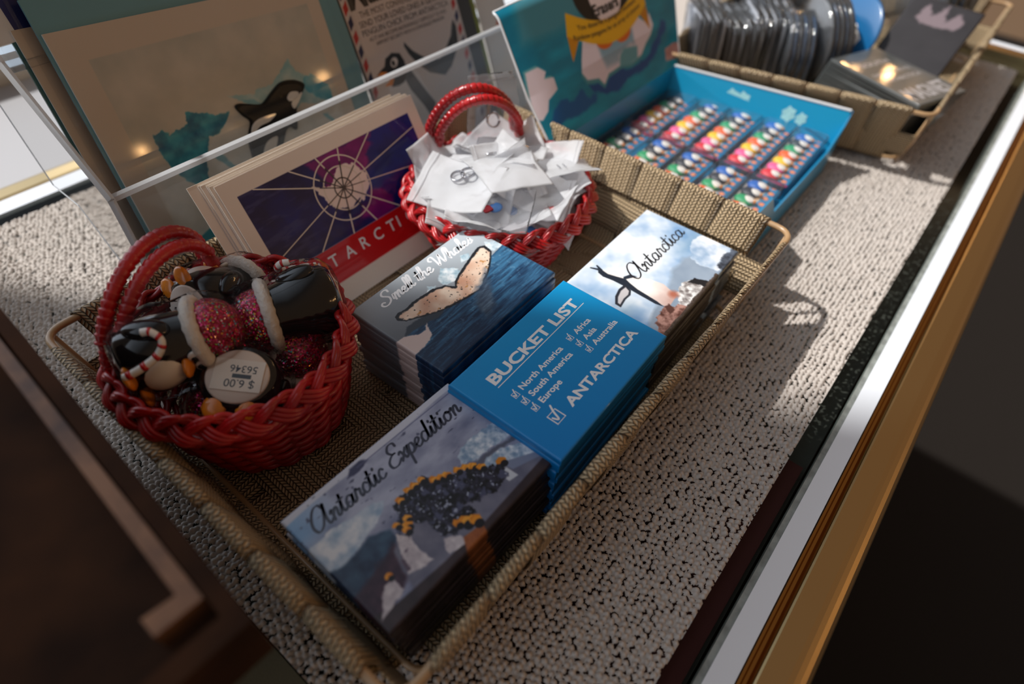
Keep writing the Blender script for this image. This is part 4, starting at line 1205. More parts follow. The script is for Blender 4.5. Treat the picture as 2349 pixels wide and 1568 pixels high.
special('clear open bag standing upright at the back of the frosted heap', (234, 163, 70), (1.15, .1, -.35), 43, M_bag_clear, [('key_ring', me_coil, (-4, -4, 1))], (38, 46), 1.2, .9)
special('zip bag holding two thin steel pins at the right rim of the heap', (231, 116, 56), (-.1, .3, .9), 44, M_bag, [('staple', me_staple, (-4, 0, 2.3)), ('staple', me_staple, (-4, -4, 2.3))], amp=.5, sc=.8)
heart = prism([(0, -3.6), (3, -.6), (3.6, 1.4), (2.4, 3), (.9, 2.8), (0, 1.7), (-.9, 2.8), (-2.4, 3), (-3.6, 1.4), (-3, -.6)], 0, 1.2)
special('zip bag with a small red heart badge at the front rim of the heap', (180, 118, 53), (-.15, -.15, .5), 45, M_bag_clear, [('badge', mesh('heart_badge', *heart, pmat('heart_red', (150, 30, 40), .15, metal=.6), smooth=False), (0, 4, 2.2)), ('badge', me_badge[(60, 120, 190)], (4, 0, .6))], amp=.4, sc=.75)

# ------------------------------------------------------------------ blue display box with eraser packs
BX0, BX1, BY0, BY1 = 280, 433, 24, 147
dbox = thing('display_box', 'bright blue cardboard display box holding rows of penguin erasers, with a tall header card', 'display box', ((BX0 + BX1) / 2, (BY0 + BY1) / 2, 2.0))
ox, oy = (BX0 + BX1) / 2, (BY0 + BY1) / 2
def bpart(name, VF, mat, par=None, **kw):
    V = np.array(VF[0], float); V -= (ox, oy, 2.0)
    return obj(name, (V, VF[1]), mat, par or dbox, **kw)
def panel(quad, t_):
    """slab with corner points quad (4 x xyz) and thickness vector t_"""
    q = np.array(quad, float); v = np.concatenate([q, q + np.array(t_, float)])
    return v, [(3, 2, 1, 0), (4, 5, 6, 7), (0, 1, 5, 4), (1, 2, 6, 5), (2, 3, 7, 6), (3, 0, 4, 7)]
FR, FB = (445, 24, 44), (420, 147, 44)        # top of the far wall, front and back
bpart('box_floor', panel([(280, 25, 2), (433, 25, 2), (412, 147, 2), (280, 147, 2)], (0, 0, 1.2)), M_cyan, smooth=False)
bpart('inner_floor', panel([(280.5, 25.6, 12.4), (435, 25.6, 12.4), (413, 146, 12.4), (280.5, 146, 12.4)], (0, 0, 1.0)), M_cyan, smooth=False)
bpart('side_wall', panel([(433, 24, 3), FR, FB, (412, 147, 3)], (-1.4, 0, 0)), M_cyan_in, smooth=False)
bpart('side_wall', panel([(280, 24, 3), (280, 24, 41), (280, 147, 44), (280, 147, 3)], (-1.3, 0, 0)), M_cyan_in, smooth=False)
bpart('back_wall', panel([(280, 147, 3), (280, 147, 44), FB, (412, 147, 3)], (0, 1.2, 0)), M_cyan, smooth=False)
fp = [(280, 3), (433, 3), (445, 44), (440, 36), (420, 24), (330, 23), (312, 42), (280, 43)]
v, f = prism(fp, 0, 1.3); bpart('front_wall', (np.stack([v[:, 0], 24 - v[:, 2], v[:, 1]], 1), f), M_cyan, smooth=False)
bpart('wall_edge', panel([(443.2, 24, 44), (445.6, 24, 44), (420.6, 147, 44), (418.2, 147, 44)], (0, 0, .8)), M_edgew, smooth=False)
# pale snowflakes printed on the far wall
def snow(cx_, cz_, r_):
    L = []
    for k in range(6):
        a = math.pi * k / 3 + .3
        d = np.array((math.cos(a), math.sin(a)))
        L.append(ribbon2d(np.linspace((0, 0), d * r_, 5), r_ * .5))
        for s in (-1, 1):
            e = np.array((math.cos(a + s * .8), math.sin(a + s * .8)))
            L.append(ribbon2d(np.linspace(d * r_ * .5, d * r_ * .5 + e * r_ * .45, 4), r_ * .34))
    v, f = join(*L)
    y_ = cx_ + v[:, 0]; z_ = cz_ + v[:, 1]
    fx_ = (433 + (412 - 433) * (y_ - 24) / 123); tx_ = (445 + (420 - 445) * (y_ - 24) / 123)
    return np.stack([fx_ + (tx_ - fx_) * (z_ - 3) / 41 - 1.9, y_, z_], 1), f
M_flake = pmat('pale_cyan_print', (170, 226, 232), .45, coat=.2)
for a_ in ((101, 34, 4.6), (93, 34, 4.6), (60, 33, 4.2), (51, 32, 3.4)): bpart('printed_snowflake', snow(*a_), M_flake, smooth=False)

# header card: leans back, its picture printed on it
def P_header(X, Y):
    n = noise(X, Y, 26, 81, 4, sy=7); n2 = noise(X, Y, 5, 82, 3)
    C = mix((0, 112, 138), (0, 150, 176), n * 1.4 - .2 + (40 - Y) / 120)
    C = over(C, pm_(X, Y, [(-3, 90), (30, 88), (60, 92), (64, 106), (60, 140), (-3, 140)], 4, 1, 8), (60, 130, 146))
    for k in range(5):
        C = over(C, np.clip(1 - np.abs(Y - (118 + k * 4) + 3.2 * np.sin(X / 7 + k)) / .7, 0, 1) * (X < 52) * .6, (150, 178, 186))
    C = over(C, pm_(X, Y, [(8, 42), (18, 50), (34, 46), (44, 50), (52, 40), (60, 44), (56, 36), (36, 34), (20, 38), (8, 34)], 1, 2.5, 6), (0, 84, 140))
    C = over(C, pm_(X, Y, [(52, 50), (70, 44), (84, 50), (110, 44), (130, 46), (150, 56), (160, 66), (166, 60), (140, 42), (120, 38), (100, 40), (84, 34), (70, 38), (56, 42)], 1, 2.5, 7), (0, 70, 132))
    C = over(C, pm_(X, Y, [(-3, 12), (60, 16), (120, 22), (200, 30), (200, 18), (-3, 0)], 6, 2, 12), (0, 140, 172))
    iceL = [(-4, 75), (6, 74.8), (12.2, 70.2), (9.4, 66.5), (18.1, 64.9), (19.4, 57.0), (9.5, 53.5), (7, 47.6), (1, 44), (-4, 46)]
    C = over(C, pm_(X + 1.5, Y - 1.5, iceL, .3), (96, 160, 166))
    C = over(C, pm_(X, Y, iceL, .3), (222, 206, 212))
    # penguin body, ice block, feet, banner
    C = over(C, ell(X, Y, 92, 106, 37, 26, .4), (10, 12, 16))
    iceR = [(108, 71.4), (124, 76.7), (138.9, 66.5), (144, 74), (146.6, 64), (140, 58.6), (130.8, 54.7), (122, 49), (108.2, 47.3), (94.5, 50.0), (87, 49.5), (77.0, 49.1), (70, 44), (64.5, 49.7), (52, 52.3), (47.3, 58.4), (50, 66), (55.4, 76.7)]
    C = over(C, pm_(X + 1, Y + 2.5, iceR, .5), (70, 140, 150))
    C = over(C, pm_(X, Y, iceR, .3), (222, 208, 216))
    C = over(C, pm_(X, Y, [(70.6, 74), (72, 62), (76, 53), (94, 52), (93.1, 56.0), (110, 60), (116, 58), (116, 74)], 2.0), mix((90, 140, 160), (176, 186, 200), (Y - 48) / -26 + 1))
    C = over(C, pm_(X, Y, [(94.5, 56), (100.6, 59), (112, 57.5), (118.8, 56), (116, 48), (104, 47), (92, 50)], .8), (96, 156, 168))
    C = over(C, ell(X, Y, 93, 104, 21, 25, .4), (228, 212, 212))
    C = over(C, ell(X, Y, 80.5, 71.5, 11, 6.8, .3, -6), (206, 96, 20))
    C = over(C, ell(X, Y, 104, 70.0, 11, 6.6, .3, 4), (206, 96, 20))
    ban = []
    for t in np.linspace(0, 1, 17): ban.append((44 + 98 * t, 97.4 - 14 * math.sin(math.pi * t) * 1.0 - 4 * t + 4 * t * t))
    for t in np.linspace(1, 0, 17): ban.append((40.5 + 102 * t, 83.5 - 15 * math.sin(math.pi * t) - 4 * t))
    C = over(C, pm_(X, Y, [(40.5, 84), (53, 79.5), (41, 67)], .2), (196, 130, 12))
    C = over(C, pm_(X, Y, [(130.8, 75), (142.5, 79), (141, 62)], .2), (188, 122, 14))
    C = over(C, pm_(X, Y, ban, .2), (222, 168, 20))
    C = over(C, pm_(X, Y, [(156, 43.5), (170, 44.5), (184, 41.7), (183, 32.7), (168, 33), (154.5, 35)], .2), mix((150, 96, 92), (196, 160, 160), noise(X, Y, 7, 84, 2, sy=1.4)))
    return C
HA = math.atan(.75)
def a2u(a, b): return 1.0814 * a - .208 * b + 9.91, .0021 * a + 1.096 * b + 27.67
def P_head2(X, Y):
    xr = 152 + .5 * Y; A_ = -8 + X / 160 * (xr + 8)
    u, v = a2u(A_, Y); return P_header(u, v)
V, F, C = sheet(160, 80, 300, 170, P_head2)
V[:, 0] = -8 + .06 * V[:, 1] + V[:, 0] / 160 * (160 + .44 * V[:, 1])
def zcurve(x): return -5 * np.clip((14 - x) / 22, 0, 1) ** 2 + 2.0 * np.sin(np.clip(x, 0, 160) / 160 * math.pi)
V[:, 2] += zcurve(V[:, 0]) * (.15 + .85 * np.clip(V[:, 1] / 30, 0, 1)) - 2.5 * np.clip((V[:, 1] - 74) / 6, 0, 1) ** 2
def hplace(V):
    q = xf((np.array(V, float), None), rot=(math.pi / 2 - HA, 0, 0))[0]
    q[:, 0] += 275 - ox; q[:, 1] += BY1 - oy; q[:, 2] += 44 - 2
    return q
hd = place('header_card', mesh('header_card', hplace(V), F, M_print, cols=C), dbox)
Vb = V.copy(); Vb[:, 2] -= 1.0
place('header_back', mesh('header_back', hplace(Vb), F, M_edgew), dbox)
nx_ = 300
E_ = V.reshape(170, 300, 3)
for ed in (E_[:, 0], E_[-1], E_[:, -1]):
    v_, f_ = tube(ed[::4] + [0, 0, -.5], .75, 6)
    place('header_edge', mesh('header_edge', hplace(v_), f_, M_edgew), dbox)
def arc_text(s, u0, u1, vfun, h, bold=.05):
    v, f = text_vf(s, width=u1 - u0, height=h, bold=bold)
    u = v[:, 0] + u0; w_ = v[:, 1] + vfun(u)
    b = (w_ - 27.67) / 1.096; a = (u - 9.91 + .208 * b) / 1.081
    return np.stack([a, b, zcurve(a) + .3], 1), f
L = [arc_text('You deserve a penguin moment', 55, 130, lambda x: 80.6 + ((x - 92) / 38) ** 2 * 3.5 , 3.4),
     arc_text('Rainbow penguins for an array of choices', 49, 134, lambda x: 74.8 + ((x - 90) / 42) ** 2 * 4.5, 3.2)]
q = join(*L); place('lettering', mesh('lettering', hplace(q[0]), q[1], M_ink, smooth=False), dbox)
q = arc_text('Erasers', 76, 108, lambda x: 86.5 + ((x - 92) / 38) ** 2 * 3, 7.5, .35)
place('lettering', mesh('lettering', hplace(q[0]), q[1], M_ink, smooth=False), dbox)

# eraser pack: clear case, printed card, seven penguin erasers
PL, PW, PH = 76, 23.2, 14.5
def pack_proto():
    r = thing('eraser_pack', 'x', 'eraser pack', group='packs of penguin erasers in the blue display box')
    def P_pc(X, Y):
        C = np.zeros(X.shape + (3,)) + np.array((22, 122, 168))
        for k in range(12):
            C = over(C, ell(X, Y, 6 + k * 7.4, 3.6 + (k % 2) * .8, 2.0, 1.9, .15), (226, 120, 76))
            C = over(C, ell(X, Y, 6 + k * 7.4, 3.6 + (k % 2) * .8, 1.0, .9, .15), (230, 160, 120))
        C = over(C, np.clip((Y - 6.6) * 4, 0, 1), (186, 176, 166))
        C = over(C, np.clip((3.5 - X) * 3, 0, 1), (150, 40, 90))
        return C
    V, F, C = sheet(PL - 4, PW - 3, 150, 40, P_pc)
    place('printed_card', mesh('printed_card', V + [2, 1.5, 8.2], F, M_print, cols=C), r)
    cols = [(214, 40, 56), (232, 92, 148), (240, 190, 40), (236, 96, 40), (30, 150, 96), (40, 44, 56), (30, 96, 180)]
    for k, c in enumerate(cols):
        x = 8 + k * 9.9
        m_ = MAT.get('eraser_%d' % k) or pmat('eraser_%d' % k, c, .5)
        e = obj('eraser', ball((x, 15, 9.4), (4.9, 6.4, 2.6), 18, 10), m_, r)
        obj('belly', ball((x + .3, 12.8, 10.6), (3.3, 4.3, 1.7), 14, 8), M_pwhite, e)
        obj('beak', ball((x + .4, 9.0, 10.6), (1.3, 1.5, .9), 10, 6), M_orange, e)
    P = rrect(0, PL, 0, PW, 4)
    n = len(P); V = []; F = []
    prof = [(0, 0), (0, PH - 3), (.8, PH - 1), (2.6, PH)]
    for off, z in prof:
        for x, y in P:
            V.append((PL / 2 + (x - PL / 2) * (1 - off / (PL / 2)), PW / 2 + (y - PW / 2) * (1 - off / (PW / 2)), z))
    for j in range(3):
        for i in range(n): F.append((j * n + i, j * n + (i + 1) % n, (j + 1) * n + (i + 1) % n, (j + 1) * n + i))
    F.append(tuple(range(3 * n, 4 * n)))
    obj('clear_case', (np.array(V), F), M_clam, r)
    obj('case_rim', tube([(x, y, PH - .6) for x, y in rrect(.6, PL - .6, .6, PW - .6, 4)], .42, 6, closed=True), M_clam, r)
    return r
pk = pack_proto()
first = True
rown = ['nearest the front wall', 'second from the front wall', 'third from the front wall', 'fourth from the front wall', 'against the header card in shade']
for col_ in range(2):
    for j in range(5):
        o = pk if first else copy_tree(pk); first = False
        x = BX0 + 1.4 + col_ * (PL + 2.0) + ((0, .6, .3, .5, .4)[j]) - (j * .0 if not col_ else max(0, j - 1) * 2.2)
        y = BY0 + 2.6 + j * 23.9
        o.location = (x * K, y * K, (13.6 + (0.2 if col_ else 0)) * K)
        o.rotation_euler = (0, 0, math.radians((.6, -.5, .3, -.4, .5)[j]))
        o['label'] = 'clear pack of coloured penguin erasers in the %s column, %s' % (('left', 'right')[col_], rown[j])

# ------------------------------------------------------------------ acrylic holder
hold = thing('acrylic_holder', 'clear acrylic rack with low front panel standing behind the woven tray', 'display rack', (190, 260, 2))
hx, hy = 190, 260
def hpart(name, VF, mat, **kw):
    V = np.array(VF[0], float) - (hx, hy, 2); return obj(name, (V, VF[1]), mat, hold, **kw)
HXa, HXb = 50, 362
hpart('front_panel', box(HXa + 2.5, HXb, 224, 226.6, 2, 78.6), M_acryl, smooth=False)
hpart('panel_edge', box(HXa + 2.5, HXb, 223.8, 226.8, 77.8, 80), M_acryl_edge, smooth=False)
side = [(222.5, 2), (222.5, 80), (274, 121.5), (300, 190), (340, 190), (303, 51), (276, 52), (236, 2)]
def sidepl(x):
    v, f = prism(side, 0, 2.6); return v[:, [2, 0, 1]] + [x, 0, 0], f
hpart('side_panel', sidepl(HXa - .4), M_acryl, smooth=False)
def edge_strip(pts, x, w_=2.6, t=.8):
    L = []
    for a, b in zip(pts[:-1], pts[1:]):
        L.append(tube([(x + w_ / 2, a[0], a[1]), (x + w_ / 2, b[0], b[1])], w_ * .62, 4))
    return join(*L)
for a_, b_ in ((0, 1), (1, 2), (2, 3), (4, 5), (5, 6), (6, 7)):
    hpart('side_edge', edge_strip([side[a_], side[b_]], HXa - .4), M_acryl_edge, smooth=False)
hpart('side_panel', sidepl(HXb), M_acryl, smooth=False)
bs = math.atan(.4)
bv = xf(box(0, HXb - HXa - 3, 0, 230, 0, 2.6), rot=(math.pi / 2 - bs, 0, 0), loc=(HXa + 2.4, 252, 4))
hpart('back_panel', bv, M_acryl, smooth=False)
hpart('floor_panel', box(HXa + 2.5, HXb, 227, 262, 2, 4), M_acryl, smooth=False)

# ------------------------------------------------------------------ prints in the holder (lean tan = .4)
RL = (math.pi / 2 - bs, 0, 0)
def P_orca(X, Y):
    n = noise(X, Y, 20, 91, 4); n2 = noise(X, Y, 6, 92, 4)
    C = np.zeros(X.shape + (3,)) + np.array((200, 188, 174))
    win = pm_(X, Y, [(12, 10), (130, 10), (130, 116), (12, 114)], .3)
    sky = mix((170, 172, 164), (208, 200, 188), n * 1.5 - .25 + (90 - Y) / 110)
    C = over(C, win, sky)
    ice = mix((168, 190, 190), (226, 222, 212), n2 * 2 - .5)
    C = over(C, win * pm_(X, Y, [(12, 62), (40, 64), (58, 72), (70, 66), (92, 62), (128, 60), (128, 10), (12, 10)], 1.5, 3, 8), mix((204, 206, 200), (232, 226, 216), n2))
    C = over(C, pm_(X, Y, [(22.0, 76.8), (28.1, 78.2), (29.9, 74.5), (33.2, 76.3), (36.4, 76.2), (40.3, 77.5), (42.0, 82.8), (46.9, 81.0), (50.8, 79.4), (55.7, 77.0), (63.1, 76.5), (58.6, 71.8), (53.1, 68.3), (47.9, 68.3), (44.5, 62.8), (40.4, 56.5), (37.8, 47.0), (33.0, 46.9), (27.4, 52.8), (22.4, 64.2), (21.7, 74.3)], .3, .9, 2), mix((0, 96, 130), (60, 164, 184), n2 * 2.2 - .5))
    C = over(C, pm_(X, Y, [(66, 84), (72, 83), (80.2, 80.9), (83.2, 83.0), (90.8, 82.9), (95.9, 85.3), (99.9, 88.2), (106.3, 92.8), (108.8, 86.3), (114.2, 82.0), (116.8, 82.8), (121.6, 78.0), (126.0, 74.1), (126.2, 63.7), (120.0, 66.7), (113.6, 66.8), (105.5, 69.5), (98, 66), (88, 72), (76, 76)], .3, .9, 2), mix((128, 178, 188), (176, 200, 200), n2 * 2 - .5))
    C = over(C, pm_(X, Y, [(112, 82), (117, 82), (121.6, 78.0), (126.0, 74.1), (126.2, 64.7), (121, 67), (116, 70), (110, 76)], .3, .8, 2), mix((30, 140, 172), (110, 180, 196), n2 * 2 - .5))
    for p in ([(116, 60), (120, 54), (126, 46), (129, 44), (124, 53), (119, 60)], [(46, 58), (52, 50), (57, 45), (54, 52), (49, 60)], [(72, 80), (79, 79), (82, 75), (76, 76)]):
        C = over(C, pm_(X, Y, p, .4, .8, 2), (120, 178, 192))
    C = over(C, pm_(X, Y, [(12, 22), (26, 26), (40, 27), (60, 22), (60, 10), (12, 10)], .4, 1, 6), (20, 150, 170))
    C = over(C, pm_(X, Y, [(24, 17), (60, 21), (60, 20), (24, 16)], .2), (222, 220, 210))
    C = over(C, ell(X, Y, 86, 40, 15, 12, 1), (232, 228, 222))
    C = over(C, ell(X, Y, 60, 47, 2.6, 1.6, .5, 20), (120, 190, 204))
    C = over(C, ell(X, Y, 62, 41, 4, 2.8, .5, 20), (120, 190, 204))
    C = over(C, pm_(X, Y, [(56, 50), (64, 52), (70, 44), (70, 30), (50, 30), (50, 40)], 1, 1, 4), (228, 226, 220))
    return C
def orca_print(label, x, y, z, full, teal):
    r = thing('art_print', label, 'print', (x, y, z), RL, 'prints in the acrylic rack')
    r.rotation_euler = (Matrix.Rotation(RL[0], 3, 'X') @ Matrix.Rotation(-.06, 3, 'Z')).to_euler()
    obj('mat_board', box(0, 138, 0, 119.5, 0, 1.6), M_paper, r, smooth=False)
    V, F, C = sheet(138, 119.5, 360 if full else 40, 340 if full else 40, lambda X, Y: P_orca(X, Y + 7.5))
    place('printed_face', mesh('printed_face', V + [0, 0, 1.66], F, M_print, cols=C), r)
    if full:
        def relief(poly, h, mat, name, par):
            P = smooth_path([(a, b - 7.5, 0) for a, b in poly], 5, True)[:, :2]
            c = P.mean(0); V = []; n = len(P)
            for s, z in ((1, 1.6), (1, 1.6 + h * .5), (.97, 1.6 + h * .85), (.9, 1.6 + h)):
                for p in P:
                    q = c + (p - c) * s; V.append((q[0], q[1], z))
            F = [(j * n + i, j * n + (i + 1) % n, (j + 1) * n + (i + 1) % n, (j + 1) * n + i) for j in range(3) for i in range(n)]
            F.append(tuple(range(3 * n, 4 * n)))
            o_ = obj(name, (np.array(V), F), mat, par, smooth=False); return o_
        orca = [(67.0, 77.9), (69.6, 79.0), (74.1, 77.6), (80.6, 75.6), (84.1, 76.4), (90.9, 80.2), (97.4, 82.8), (105.0, 82.0), (110.5, 78.5), (107.9, 74.8), (101.6, 68.9), (99.9, 65.9), (96.4, 57.5), (93.0, 59.6), (89.3, 58.4), (83.2, 50.7), (77.6, 44.7), (72.7, 36.0), (66.7, 30.7), (64.2, 40.4), (65.7, 56.7), (68.2, 63.7), (71.6, 69.0), (68.9, 73.1)]
        wh = relief(orca, 2.2, M_orca, 'orca_relief', r)
        relief([(96.4, 74.4), (99.9, 76.9), (104.8, 75.6), (102.4, 72.9), (97.9, 72.1)], 2.5, M_pwhite, 'eye_patch', wh)
        relief([(97.6, 69.2), (98.7, 72.0), (105.3, 74.9), (106.9, 74.6), (101.8, 69.9), (98.9, 67.9)], 2.5, M_pwhite, 'chin_patch', wh)
        relief([(68.9, 62.3), (70.8, 66.6), (76.1, 69.2), (87.1, 69.0), (82.2, 66.2), (75.0, 65.3)], 2.6, M_pwhite, 'side_fin', wh)
        relief([(68.4, 40), (69.9, 50), (75.2, 56.8), (82.8, 58.1), (80.5, 53.7), (74.6, 48)], 2.5, M_pwhite, 'belly_patch', wh)
        relief([(66.5, 31), (66, 40), (68.4, 46), (71, 40), (70, 33)], 2.45, M_grey, 'tail_stock', wh)
    obj('teal_backing', box(-1.5, 152 if full else 140, -1, 133, -1.6, 0), teal, r, smooth=False)
    obj('clear_sleeve', box(-6, 156 if full else 142, -2, 140, -2.2, 4.8 if full else 2.3), M_sleeve, r, smooth=False)
    return r
M_orca = pmat('orca_black', (14, 14, 17), .4, spec=.3)
M_grey = pmat('orca_grey', (120, 122, 126), .35, coat=.4)
M_teal = pmat('dark_teal_card', (10, 92, 100), .4, coat=.3)
M_ltblue = pmat('light_blue_card', (96, 150, 164), .4, coat=.3)
orca_print('art print of a leaping orca above blue icebergs, front of the acrylic rack', 65, 240, 13, True, M_ltblue)
orca_print('art print tucked behind the orca print, its edge showing at the left', 57, 249.5, 14, False, M_teal)

def P_mail(X, Y):
    C = np.zeros(X.shape + (3,)) + np.array((208, 196, 190))
    for side_ in (0, 1):
        xs = X if side_ == 0 else 90 - X
        s = (Y + (X - side_ * 86) * (-.9)) % 16.0
        band = np.clip((4.6 - xs) * 4, 0, 1) * np.clip((xs - .8) * 4, 0, 1)
        C = over(C, band * ((s < 5)), (190, 40, 34))
        C = over(C, band * ((s > 8) & (s < 13)), (24, 34, 78))
    K_ = (22, 24, 28)
    grey = (62, 68, 78)
    C = over(C, pm_(X, Y, [(14, 58), (12, 40), (20, 20), (30, 0), (60, 0), (52, 20), (44, 40), (40, 54), (32, 62)], .4), (216, 212, 212))
    C = over(C, pm_(X, Y, [(36.7, 73.2), (38.5, 70.5), (41.5, 66.5), (46.0, 62.7), (51.3, 58.9), (56.2, 58.1), (61.6, 55.6), (69.7, 60.2), (77.3, 66.1), (80.5, 72.0), (82.9, 74.9), (84.4, 70.3), (81.6, 58.8), (70.6, 48.5), (62.6, 44.9), (49.8, 50.5), (42.5, 57.8), (37.2, 66.1), (35.6, 71)], .3), (46, 50, 54))
    C = over(C, pm_(X, Y, [(31.2, 62.6), (35.1, 56.4), (41.6, 42.2), (50, 26.6), (56, 10), (46, 8), (40, 24), (36.7, 33.1), (30.2, 45.4), (28.1, 52.8)], .3), grey)
    C = over(C, pm_(X, Y, [(7.8, 61.2), (11.5, 63.0), (15.8, 64.4), (18.3, 68.4), (24.4, 70.2), (30.4, 68.3), (32.2, 63), (31, 56.5), (27.1, 51.5), (21.8, 50.9), (16.4, 51.8), (18.5, 56.5), (17.1, 60.0)], .3), K_)
    C = over(C, pm_(X, Y, [(7.8, 61.2), (12, 62.4), (16.8, 60.8), (14, 59.8)], .2), (226, 132, 30))
    C = over(C, pm_(X, Y, [(10.8, 53.8), (15.7, 55.6), (18.8, 59.5), (19.8, 55.5), (17, 52.6)], .2), (226, 132, 30))
    C = over(C, ell(X, Y, 24.0, 64.5, 3.4, 2.6, .25, 30), (224, 216, 212))
    C = over(C, ell(X, Y, 23.2, 64.3, 1.3, 1.6, .25), K_)
    C = over(C, ell(X, Y, 50, 27, 9, 5, .4, 40), (208, 202, 200))
    return C
mail = thing('art_print', 'print titled Mail a Penguin with a striped airmail border, middle of the acrylic rack', 'print', (223, 236.5, 5), RL, 'prints in the acrylic rack')
obj('black_mount', box(-1, 103, 0, 140, -2, -.2), pmat('black_mount', (20, 20, 20), .4, coat=.3), mail, smooth=False)
obj('green_edge', box(103, 107, 0, 140, -2, -.6), pmat('olive_green_edge', (118, 128, 40), .5), mail, smooth=False)
V, F, C = sheet(91, 138, 280, 400, P_mail)
place('printed_face', mesh('printed_face', V, F, M_print, cols=C), mail)
L = []
for s, x0, x1, y, h in (('THE MOST CONVENIENT WAY TO', 10.5, 76, 93.6, 3.4), ('SEND YOUR LOVED ONES A GENTOO', 8, 81.5, 88.6, 3.4), ('PENGUIN CHICK FROM ANTARCTICA', 8, 82.5, 83.8, 3.4),
                        ('AS IT HAS BECOME INCREASINGLY DIFFICULT TO PASS', 11.5, 79, 80.2, 2.1), ('AIRPORT SECURITY WITH A CONCEALED PENGUIN', 15.6, 75.6, 76.9, 2.1)):
    L.append(T(s, x0, y, x1 - x0, h, .0))
L.append(up(join(*[text_vf('M', width=14, height=17, bold=.4)]))); L[-1][0][:, 0] += 5.5; L[-1][0][:, 1] += 99.5
L.append(T('ail a Penguin', 20, 100, 62, 11, .45))
q = join(*L); obj('lettering', (q[0] + [0, 0, .1], q[1]), M_ink, mail, smooth=False)
obj('clear_sleeve', box(-8, 108, -1, 142, -3, 2.4), M_sleeve, mail, smooth=False)
def P_third(X, Y):
    C = np.zeros(X.shape + (3,)) + np.array((206, 198, 190))
    C = over(C, pm_(X, Y, [(14, 60), (20, 58), (26, 62), (24, 68), (17, 66)], .4, 1, 2), (190, 90, 60))
    C = over(C, ell(X, Y, 33, 50, 11, 20, .4), (120, 126, 130))
    return C
third = thing('art_print', 'pale print half hidden behind the header card of the blue display box', 'print', (332, 236.5, 5), RL, 'prints in the acrylic rack')
obj('mat_board', box(0, 28, 0, 130, -1.6, -.1), M_paper, third, smooth=False)
V, F, C = sheet(28, 130, 60, 160, P_third); place('printed_face', mesh('printed_face', V, F, M_print, cols=C), third)
# navy print on the upper tier behind
def P_navy(X, Y):
    return mix((10, 14, 50), (16, 40, 120), noise(X, Y, 30, 95) * 1.6 - .2 + (30 - X) / 60)
navy = thing('art_print', 'dark navy card standing high behind the orca print at the top left', 'print', (66, 292, 121), RL, 'prints in the acrylic rack')
obj('white_border', box(-9, 150, 0, 60, -1.4, -.1), M_edgew, navy, smooth=False)
V, F, C = sheet(145, 58, 80, 60, P_navy); place('printed_face', mesh('printed_face', V + [0, 1, 0], F, M_print, cols=C), navy)
tag(obj('tier_shelf', box(54, 360, 286, 316, 112, 115), M_acryl, smooth=False), 'clear acrylic step carrying the navy card behind the orca print', 'shelf')

# ------------------------------------------------------------------ dark open box, near left
fb = thing('wooden_box', 'dark brown box with a worn tan strip, nearest the camera at the left', 'box', (-60, 100, 1.0))
fx, fy = -60, 100
def fpart(name, VF, mat, **kw):
    V = np.array(VF[0], float) - (fx, fy, 1.0); return obj(name, (V, VF[1]), mat, fb, **kw)
H_ = 100
def wprism(poly, z0, z1):
    return prism(poly, z0, z1)
A = [(-12, 25), (-6.5, 168), (-108, 172), (-113, 29)]
def inset(P, d):
    c = np.mean(P, 0); return [tuple(np.array(p) + (c - p) / np.linalg.norm(c - p) * d) for p in P]
In = inset(np.array(A, float), 7)
for i in range(4):
    a, b = A[i], A[(i + 1) % 4]; c, d = In[(i + 1) % 4], In[i]
    fpart('box_wall', wprism([a, b, c, d][::-1], 80, H_), M_box, smooth=False)
fpart('rim_strip', prism([(-16, 37), (-11.5, 168), (-15, 168), (-19.5, 42), (-27, 43), (-27, 37.5)][::-1], 90, H_ + .2), M_boxrim, smooth=False)
fpart('box_bottom', prism(In[::-1], 74, 93), M_box, smooth=False)
fpart('pedestal', box(-108, -28, 78, 160, 1, 74), M_box, smooth=False)

# ------------------------------------------------------------------ contents of the far tray
ORDN = ['first', 'second', 'third', 'fourth', 'fifth', 'sixth', 'seventh', 'eighth', 'ninth', 'tenth']
def sl_poly(kind):
    if kind == 'rect': return rrect(-27, 27, -20, 20, 3)
    if kind == 'round': return [(25 * math.cos(a), 25 * math.sin(a)) for a in np.linspace(0, 2 * math.pi, 41)[:-1]]
    return rrect(-22, 22, -24, 24, 10)
def bagged_row(n, p0, step, rotz, tilt, kind, cols, gname, sc=1.0, sleeve=True, labf=None):
    me = []
    v, f = prism(sl_poly(kind), -1.1, 1.1)
    q = ball((0, 0, 0), (1, 1, 1), 4, 3)
    vs_, fs_ = prism([(x * 1.12, y * 1.12) for x, y in sl_poly(kind)], -1.4, 1.4)
    mc = [mesh('bagged_souvenir', v, f, m_, smooth=False) for m_ in cols]
    msl = mesh('plastic_bag', vs_ + np.random.RandomState(4).uniform(-1, 1, vs_.shape) * (.5, .5, .12), fs_, M_far_bag)
    for i in range(n):
        o = place('bagged_souvenir', mc[i % len(mc)], None, (p0[0] + step[0] * i, p0[1] + step[1] * i, p0[2] + step[2] * i), (0, 0, 0))
        R_ = Matrix.Rotation(rotz + math.radians(((i * 37 % 7) - 3) * .12), 3, 'Z') @ Matrix.Rotation(math.pi / 2 - tilt, 3, 'Y') @ Matrix.Rotation((i * 53 % 5 - 2) * .04, 3, 'Z')
        o.rotation_euler = R_.to_euler(); o.scale = (sc, sc, sc)
        tag(o, labf % ORDN[i], 'souvenir', gname)
        if sleeve: place('plastic_bag', msl, o)
M_far_bag = clear_mat('far_bag', (.9, .92, .95), .3, milk=.10, rough=.08, crinkle=3.0, crs=70)
g1 = pmat('grey_edge', (150, 150, 150), .35, coat=.5); g2 = pmat('slate_face', (52, 60, 72), .25, coat=.8)
